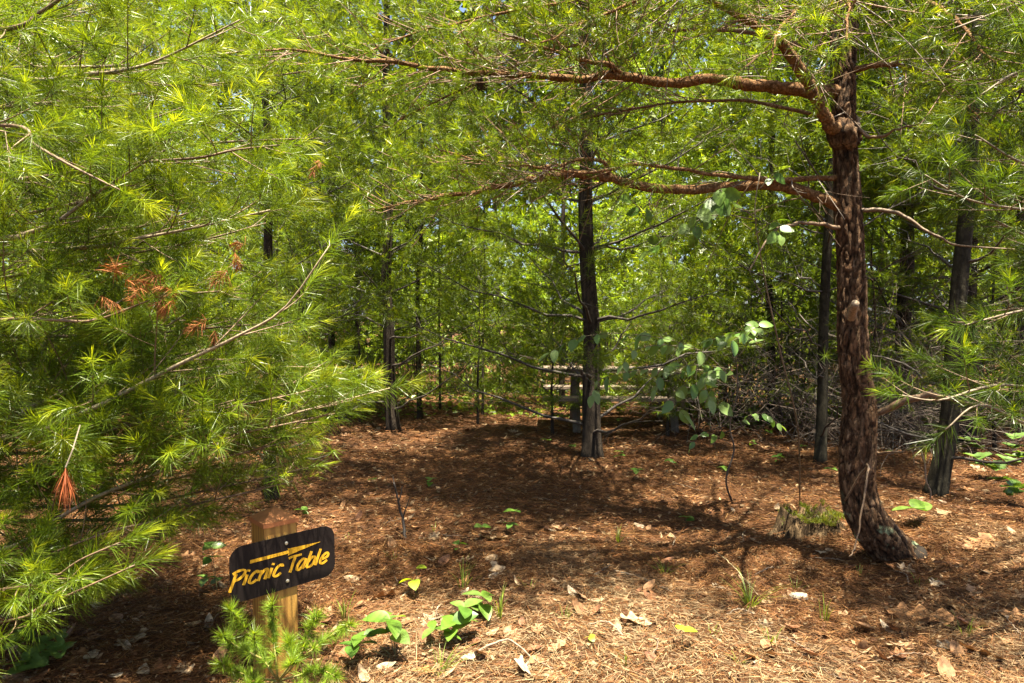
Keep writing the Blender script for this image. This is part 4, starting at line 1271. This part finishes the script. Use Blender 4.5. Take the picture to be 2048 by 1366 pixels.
OAK = [oak_mesh(i) for i in range(6)]; PLAIN = [plain_dead(i) for i in range(6)]
def lay(me, name, g, sc, label, cat='leaf', group=None, rz=None, tx=None):
    o = bpy.data.objects.new(name, me); COL.objects.link(o)
    o.location = (g[0], g[1], g[2] + .013); o.scale = (sc,) * 3
    o.rotation_euler = (rng.normal(0, .3) if tx is None else tx, rng.normal(0, .25), U(0, 6.28) if rz is None else rz)
    return tag(o, label, cat, group)


big = [(1312, 1198, 2, 1.15, .7, 'large pale oak leaf with one edge raised on the sunlit litter right of centre'),
       (1280, 1248, 1, 1.35, 0, 'broad tan oak leaf lying flat below the raised pale one'),
       (1165, 1195, 0, 1.0, 1.4, 'brown oak leaf standing on edge left of the raised pale one'),
       (1840, 1238, 3, 1.9, -.5, 'long orange-brown oak leaf lying diagonally before the crooked trunk'),
       (1910, 1298, 4, 1.15, 0, 'pale cream oak leaf near the bottom right corner'),
       (1965, 1312, 3, 1.2, -.6, 'orange ribbed oak leaf next to the cream one at bottom right'),
       (1790, 1295, 1, .7, .4, 'small curled tan leaf left of the cream oak leaf'),
       (1060, 1350, 4, 1.2, .2, 'bright cream leaf at the bottom edge under the curved stick'),
       (865, 1240, 4, 1.1, .9, 'pale folded leaf between the two brambles'),
       (775, 1195, 2, 1.2, .3, 'dark red-brown curled leaf left of the yellow-green plant'),
       (265, 1285, 1, 1.1, 1.3, 'tan oak leaf in the lower left foreground'),
       (380, 1120, 3, .8, .1, 'orange leaf under the left foliage near the sign'),
       (1440, 1178, 4, .7, .5, 'small pale star-shaped leaf left of the arching grass'),
       (1590, 1195, 0, .9, .1, 'tan leaf just below the stump'),
       (1320, 1090, 0, 1.2, .4, 'grey-brown oak leaf pile piece in half shade at centre right'),
       (985, 1080, 1, 1.3, .1, 'long pale leaf lying in front of the upright seedling'),
       (1960, 1090, 3, 1.4, .5, 'brown oak leaf in the shade right of the crooked base'),
       (1900, 1030, 0, 1.5, .3, 'flat brown leaf behind the crooked base'),
       (330, 1345, 2, 1.2, .2, 'brown oak leaf at the bottom edge left of the post')]
for px, py, i, sc, rz, lb in big:
    lay(OAK[i], 'oak_leaf', G(px, py), sc, lb, rz=rz)
k = 0
while k < 250:
    px, py = U(0, 2048), U(850, 1366) if k < 150 else U(1050, 1366)
    if px < 500 and py < 1100:
        continue
    me = PLAIN[rng.integers(0, 6)] if U() < .72 else OAK[rng.integers(0, 6)]
    lay(me, 'fallen_leaf', G(px, py), U(.45, 1.1), 'dead brown leaf among the many scattered over the pine straw', group='fallen leaves on the pine straw')
    k += 1


def stick(label, pts, r, col, name='fallen_stick', side=()):
    m = MB(); pth = catmull(pts, 22); pth = pth + rng.normal(0, .002, pth.shape); m.tube(pth, np.linspace(r, r * .5, 22), 6, col)
    for i, d, l in side:
        twig(m, pth[i], nrm(np.array(d)), l, r * .5, r * .25, bend=.3, col=col)
    o = m.build(name, M_TWIG, smooth=True); tag(o, label, 'stick'); return o


def gs(px, py, h=.015):
    return G(px, py) + np.array((0, 0, h))


stick('curved fallen stick arching over the litter at the bottom middle', [gs(925, 1328), gs(975, 1305, .03), gs(1020, 1302, .05), gs(1060, 1325, .03), gs(1105, 1345)], .006, (.22, .16, .11))
stick('thin upright dead stem standing in the shaded clearing', [gs(811, 1080, -.03), P(806, 1040, 4.62), P(797, 1005, 4.62), P(788, 965, 4.6)], .011, (.035, .025, .018), 'dead_stem', ((8, (.3, -.2, .8), .14), (14, (.4, 0, .9), .1), (19, (-.2, 0, .8), .08)))  # a lone dead stem with a few side twigs
stick('dark stick lying on the litter below the grey oak leaf', [gs(1190, 1155), gs(1220, 1140, .03)], .008, (.12, .08, .05))
stick('grey stick lying beside the raised pale leaf', [gs(1230, 1148), gs(1280, 1160), gs(1345, 1190)], .008, (.2, .15, .1))
stick('thin straw stem leaning through the arching grass', [gs(1425, 1130, .1), gs(1470, 1165, .08), gs(1530, 1210, .01)], .003, (.42, .33, .18))
stick('small twig in the shade in front of the upright seedling', [gs(860, 1070), gs(905, 1076), gs(945, 1075)], .005, (.1, .07, .045))
stick('brown stalk rising beside the bramble', [gs(838, 1360, -.02), P(832, 1290, 3.0), P(846, 1210, 3.05)], .004, (.25, .14, .06), 'dry_stalk')  # a single dry stalk
for px, py, a, l, lb in ((1560, 1060, .3, .3, 'thin twig leaning by the stump'), (1120, 1010, 2.8, .35, 'thin twig in the dark middle ground'), (1750, 1330, .1, .3, 'straw twig at the bottom right'),
                         (480, 1130, .6, .25, 'dark twig on the litter left of the sign'), (1400, 985, 2.5, .35, 'thin twig near the shrub stem'), (640, 1100, 1.0, .2, 'short twig right of the sign post')):
    g = gs(px, py); stick(lb, [g, g + np.array((math.cos(a) * l / 2, math.sin(a) * l / 2, .03)), g + np.array((math.cos(a) * l, math.sin(a) * l, .0))], .004, TWIG)


for k in range(26):
    g = gs(U(650, 2040), U(930, 1350)); a = U(0, 6.28); l = U(.08, .26)
    o = stick('short thin twig among those scattered over the pine straw', [g, g + np.array((math.cos(a) * l / 2, math.sin(a) * l / 2, U(.0, .03))), g + np.array((math.cos(a + .3) * l, math.sin(a + .3) * l, .0))], U(.002, .0045), (.16, .11, .07) if U() < .6 else (.28, .22, .15), 'fallen_twig')
    o['group'] = 'twigs scattered on the pine straw'


def stump():
    g = G(1622, 1062)
    t = thing('mossy_stump', 'rotten stump with ragged sides and a mossy top left of the crooked pine', 'stump', g)
    n, m_ = 72, 14; rows = []
    for i in range(m_):
        h = i / (m_ - 1)
        for j in range(n):
            a = j / n * 2 * math.pi
            rib = .03 * mnoise.noise(Vector((math.cos(a) * 3.5, math.sin(a) * 3.5, h * .7))) + .022 * mnoise.noise(Vector((math.cos(a) * 9, math.sin(a) * 9, h * 1.5)))
            r = .165 * (1.5 - .65 * h ** .6) + 1.7 * rib + .05 * max(0, .25 - h) * 4 * abs(mnoise.noise(Vector((math.cos(a) * 2, math.sin(a) * 2, 5))))
            top = .10 + .12 * mnoise.noise(Vector((math.cos(a) * 2.2, math.sin(a) * 2.2, 1))) + .04 * mnoise.noise(Vector((math.cos(a) * 7, math.sin(a) * 7, 2)))
            rows.append(g + np.array((math.cos(a) * r * 1.15, math.sin(a) * r, -.04 + h * (top + .04))))
    for q in (.7, .35):
        for j in range(n):
            a = j / n * 2 * math.pi
            rows.append(g + np.array((math.cos(a) * .17 * q, math.sin(a) * .15 * q, .09 + .05 * mnoise.noise(Vector((math.cos(a) * q * 4, math.sin(a) * q * 4, 8))))))
    mb = MB(); F = [(i * n + j, i * n + (j + 1) % n, (i + 1) * n + (j + 1) % n, (i + 1) * n + j) for i in range(m_ + 1) for j in range(n)]
    mb.add(rows, F); mb.ng.append(np.arange(n) + (m_ + 1) * n)
    mb.build('stump_wood', bark_mat('rotten_wood', (.03, .02, .012), (.11, .07, .035), (.24, .16, .085), 22, .16, .9), t, smooth=True)
    mm = MB(); nn = 5200
    a = rng.uniform(0, 6.28, nn); r = np.sqrt(rng.uniform(.02, 1.1, nn)) * .19
    ok = np.array([mnoise.noise(Vector((math.cos(q) * w * 11, math.sin(q) * w * 11, 3))) for q, w in zip(a, r)]) > .06
    a, r = a[ok], r[ok]; nn = len(a)
    tp = np.array([.105 + .12 * mnoise.noise(Vector((math.cos(q) * 2.2, math.sin(q) * 2.2, 1))) for q in a]) - np.clip(.17 - r, 0, 1) * .2
    c = np.stack([g[0] + np.cos(a) * r * 1.1, g[1] + np.sin(a) * r, g[2] + tp + rng.uniform(-.01, .015, nn)], 1)
    d = nrm(np.stack([rng.normal(0, .6, nn), rng.normal(0, .6, nn), np.ones(nn)], 1))
    ribbons(mm, c, d, rng.uniform(.012, .028, nn), np.full(nn, .006), np.array((.17, .20, .02)) * rng.uniform(.5, 1.4, nn)[:, None], seg=1)
    mm.build('moss', M_LEAF, t, kind='stuff')


stump()
rk = MB()
vv = []; nth, nph = 12, 7
for i in range(nph):
    for j in range(nth):
        th = j / nth * 6.2832; ph = (i + .5) / nph * math.pi; q = Vector((math.cos(th) * math.sin(ph), math.sin(th) * math.sin(ph), math.cos(ph)))
        vv.append(np.array(q) * (1 + .3 * mnoise.noise(q * 1.7)) * np.array((.055, .035, .022)))
rk.add(np.array(vv) + gs(1598, 1197, .01), [(i * nth + j, (i + 1) * nth + j, (i + 1) * nth + (j + 1) % nth, i * nth + (j + 1) % nth) for i in range(nph - 1) for j in range(nth)])
rk.ng += [np.arange(nth), np.arange(nth)[::-1] + (nph - 1) * nth]
tag(rk.build('stone', simple('pale_stone', (.42, .38, .30), .85, 0, 40, .3, .4), smooth=True), 'small pale stone half sunk in the litter below the stump', 'stone')

# ================================================================== SIGN POST
M_POST = wood_mat('treated_pine_post', (.27, .125, .018), (.50, .27, .05), 13)
M_COPPER = simple('copper_cap', (.52, .22, .09), .42, .35, 30, .18)
M_SIGN = simple('brown_sign', (.010, .0055, .0045), .7, 0, 90, .15)
M_YELLOW = simple('yellow_lettering', (.78, .42, .025), .5, 0, 60, .08)
M_SCREW = simple('zinc_screw', (.55, .52, .42), .4, .8, 50, .2)


def sign_post():
    YAW = R(90 - 48)                               # the sign face runs back to the right
    g = G(552, 1345)
    t = thing('sign_post', 'square treated-wood post with a copper pyramid cap, holding the brown sign', 'post', g)
    W = .14; H = .655
    fx = np.array((math.cos(YAW), math.sin(YAW), 0)); fn = np.array((math.sin(YAW), -math.cos(YAW), 0)); Z = np.array((0, 0, 1.0))
    h = W / 2; b = .006
    prof = [(h - b, -h), (h, -h + b), (h, h - b), (h - b, h), (-h + b, h), (-h, h - b), (-h, -h + b), (-h + b, -h)]
    mb = MB(); V = [g + fx * x - fn * y + Z * z for z in (-.06, H) for x, y in prof]
    mb.add(V, [(i, (i + 1) % 8, 8 + (i + 1) % 8, 8 + i) for i in range(8)]); mb.ng += [np.arange(8)[::-1], np.arange(8) + 8]
    po = mb.build('post', M_POST, t)
    c = MB(); k = h + .006; z0 = H - .012
    q = [(-k, -k), (k, -k), (k, k), (-k, k)]
    V = [g + fx * x - fn * y + Z * z0 for x, y in q] + [g + fx * x - fn * y + Z * (H + .006) for x, y in q] + [g + Z * (H + .052)]
    c.add(V, [(0, 1, 5, 4), (1, 2, 6, 5), (2, 3, 7, 6), (3, 0, 4, 7), (0, 3, 2, 1)])
    c.F[3].append(np.array([(4, 5, 8), (5, 6, 8), (6, 7, 8), (7, 4, 8)]))
    c.build('post_cap', M_COPPER, t)
    # the sign plate
    SW, SH, T = .445, .222, .004
    roll = R(1.0)
    e1 = fx * math.cos(roll) + Z * math.sin(roll); e2 = -fx * math.sin(roll) + Z * math.cos(roll)
    o0 = g + fn * (h + .003) + Z * (H - .168) + fx * .012
    sg = thing('arrow_sign', 'dark brown rounded metal sign with yellow arrow reading Picnic Table', 'sign', o0)
    rr = .054; pr = []
    for cx, cyy, a0 in ((SW / 2 - rr, SH / 2 - rr, 0), (-SW / 2 + rr, SH / 2 - rr, 90), (-SW / 2 + rr, -SH / 2 + rr, 180), (SW / 2 - rr, -SH / 2 + rr, 270)):
        for s in range(9):
            a = R(a0 + s * 90 / 8); pr.append((cx + rr * math.cos(a), cyy + rr * math.sin(a)))
    n = len(pr)
    to = lambda x, y, z: o0 + e1 * x + e2 * y + fn * z
    pl = MB(); pl.add([to(x, y, z) for z in (0, T) for x, y in pr], [(i, (i + 1) % n, n + (i + 1) % n, n + i) for i in range(n)])
    pl.ng += [np.arange(n)[::-1], np.arange(n) + n]
    pl.build('sign_plate', M_SIGN, sg)
    zf = T + .0008
    ar = [(-.142, .030), (.018, .0295), (.012, .040), (.150, .035), (.150, .033), (.016, .006), (.018, .0155), (-.142, .0155)]
    # arrow, shaft then tapering barbed head
    am = MB(); am.poly([to(x, y, zf) for x, y in [(-.143, .0325), (.020, .0335), (.020, .0465), (-.143, .0465)]])
    am.poly([to(x, y, zf) for x, y in [(.012, .0255), (.156, .0475), (.156, .0490), (.012, .0540), (.0202, .0400)]])
    am.build('arrow', M_YELLOW, sg)
    GL = {'P': ([[(.06, -.22), (.06, .80)], [(-.14, .84), (.10, .95), (.40, .95), (.55, .83), (.52, .62), (.34, .46), (.08, .40)]], .74),
          'i': ([[(.0, .0), (.0, .60)], [(.0, .76), (.0, .88)]], .26),
          'c': ([[(.40, .50), (.36, .61), (.24, .65), (.08, .54), (0, .32), (.02, .10), (.14, .0), (.30, .03), (.42, .14)]], .56),
          'n': ([[(0, 0), (0, .62)], [(0, .36), (.12, .54), (.26, .62), (.36, .56), (.37, .40), (.37, .0)]], .58),
          ' ': ([], .22),
          'T': ([[(-.14, .90), (.02, .96), (.62, .96)], [(.24, .96), (.24, -.02)]], .60),
          'a': ([[(.40, .56), (.24, .64), (.08, .52), (0, .28), (.03, .06), (.16, .0), (.30, .12), (.40, .34)], [(.42, .62), (.40, .12), (.48, .0)]], .62),
          'b': ([[(0, 1.0), (0, .02)], [(0, .34), (.14, .56), (.30, .60), (.41, .46), (.40, .20), (.26, .02), (.02, .02)]], .58),
          'l': ([[(0, 1.0), (0, .0)]], .25),
          'e': ([[(.03, .28), (.36, .34), (.42, .48), (.32, .62), (.16, .58), (.03, .38), (.02, .14), (.14, .0), (.30, .02), (.46, .14)]], .5)}
    text = 'Picnic Table'; adv = sum(GL[ch][1] for ch in text)
    cap = .064; sx = .415 / (adv + .1) ; x = -.212; slant = .42; th = .0055
    zi = 0
    for ch in text:
        strokes, a = GL[ch]
        if strokes:
            lm = MB()
            for s in strokes:
                p2 = np.array([(x + px_ * sx + py_ * cap * slant - .012, -.046 + py_ * cap) for px_, py_ in s])
                if len(p2) > 2:
                    p2 = catmull(np.c_[p2, np.zeros(len(p2))], len(p2) * 4)[:, :2]
                tg = np.gradient(p2, axis=0); tg /= np.maximum(np.linalg.norm(tg, axis=1, keepdims=True), 1e-9)
                nr = np.stack([-tg[:, 1], tg[:, 0]], 1)
                w = th * (.75 + .35 * np.abs(tg @ np.array((.38, .92))))[:, None]
                zi += 1
                A = [to(q[0], q[1], zf + .00012 * (zi % 3)) for q in p2 + nr * w]; B = [to(q[0], q[1], zf + .00012 * (zi % 3)) for q in p2 - nr * w]
                m2 = len(p2); lm.add(A + B, [(i, i + 1, m2 + i + 1, m2 + i) for i in range(m2 - 1)])
            lm.build('letter', M_YELLOW, sg)
        x += a * sx
    for yy in (.078, -.080):
        s = MB(); cpt = (.008, yy)
        s.tube([to(*cpt, T - .001), to(*cpt, T + .002), to(*cpt, T + .0035)], [.0072, .0072, .004], 12)
        s.build('screw', M_SCREW, sg)


sign_post()

# ---- pine seedling in front of the post
def seedling():
    g = G(556, 1405); g = np.array((g[0], g[1], float(gz(g[0], g[1]))))
    t = thing('pine_seedling', 'small bright green pine seedling growing in front of the sign post', 'seedling', g)
    D = g[1]
    sh = []
    m0 = P(556, 1362, D)
    for pts in ([(556, 1362), (551, 1310), (547, 1255), (545, 1212)], [(556, 1362), (525, 1318), (492, 1262), (462, 1222)], [(556, 1362), (592, 1325), (615, 1275), (632, 1235)],
                [(592, 1325), (630, 1295), (665, 1268), (700, 1250)], [(556, 1362), (510, 1355), (478, 1345), (445, 1330)], [(556, 1362), (600, 1350), (640, 1340), (670, 1352)],
                [(556, 1362), (580, 1330), (585, 1300), (580, 1285)], [(525, 1318), (500, 1305), (470, 1290), (445, 1272)], [(556, 1362), (535, 1330), (515, 1300), (508, 1270)], [(556, 1362), (530, 1368), (500, 1372), (470, 1380)], [(556, 1362), (590, 1372), (620, 1380), (650, 1385)]):
        pth = catmull([P(x, y, D + (U(-.1, .1) if k else 0)) for k, (x, y) in enumerate(pts)], 14)
        m = MB(); m.tube(pth, np.linspace(.0042, .002, 14), 6, (.30, .27, .06)); m.build('stem', M_TWIG, t, smooth=True)
        for k in range(4, 14):
            d = nrm(pth[k] - pth[k - 1])
            for j in range(5):
                dd = nrm(d * .6 + rng.normal(0, .6, 3)); sh.append((pth[k], dd, .006, U(.5, 1)))
        sh.append((pth[-1], nrm(pth[-1] - pth[-2]), .02, 1)); sh.append((pth[-1], nrm(pth[-1] - pth[-3]), .03, 1))
    m = MB(); m.tube([g - np.array((0, 0, .03)), (g + m0) / 2 + np.array((.004, 0, 0)), m0], [.007, .006, .005], 7, (.22, .17, .07)); m.build('stem', M_TWIG, t, smooth=True)
    n = MB(); needle_mesh(n, sh, 20, .062, .0019, 1, droop=.02, phis=(34, 18), new=.9, old=np.array((.17, .29, .03)), young=np.array((.32, .44, .04)))
    n.build('needles', M_NEEDLE, t, kind='stuff')


seedling()


# ================================================================== PICNIC TABLE
def picnic_table():
    M_WOOD = simple('weathered_table_wood', (.27, .21, .16), .8, 0, 25, .35, .3)
    M_LEG = simple('grey_table_leg', (.16, .13, .10), .8, 0, 20, .2, .1)
    c = P(1250, 800, 8.9); gx, gy = c[0], 9.2
    z = float(gz(gx, gy))
    t = thing('picnic_table', 'weathered wooden picnic table half hidden behind the leafy shrub', 'table', (gx, gy, z))
    L = 2.1; rot = R(-3)
    cs, sn = math.cos(rot), math.sin(rot)
    def bx(name, x, y, zc, s, mat, r=0.0):
        mb = MB(); mb.box((gx + x * cs - y * sn, gy + x * sn + y * cs, z + zc), s, rot + r); return mb.build(name, mat, t)
    for k in range(5):
        bx('tabletop_plank', 0, (k - 2) * .150, .745 + rng.normal(0, .0015), (L, .142, .038), M_WOOD)
    for s in (-1, 1):
        for k in range(2):
            bx('bench_plank', 0, s * (.62 + .15 * k), .43 + rng.normal(0, .0015), (L, .142, .038), M_WOOD)
    for x in (-.62, .62):
        bx('table_brace', x, 0, .705, (.085, .70, .04), M_LEG)
        bx('bench_support', x + .045, 0, .388, (.04, 1.62, .085), M_LEG)
        for s in (-1, 1):
            mb = MB(); a = np.array((gx + x * cs - s * .22 * -sn, gy, z + .70)); 
            p0 = np.array((gx + x * cs - (s * .22) * sn, gy + x * sn + s * .22 * cs, z + .69)); p1 = np.array((gx + x * cs - (s * .62) * sn, gy + x * sn + s * .62 * cs, z - .02))
            mb.tube([p0, p1], .05, 4); mb.build('leg', M_LEG, t)


picnic_table()
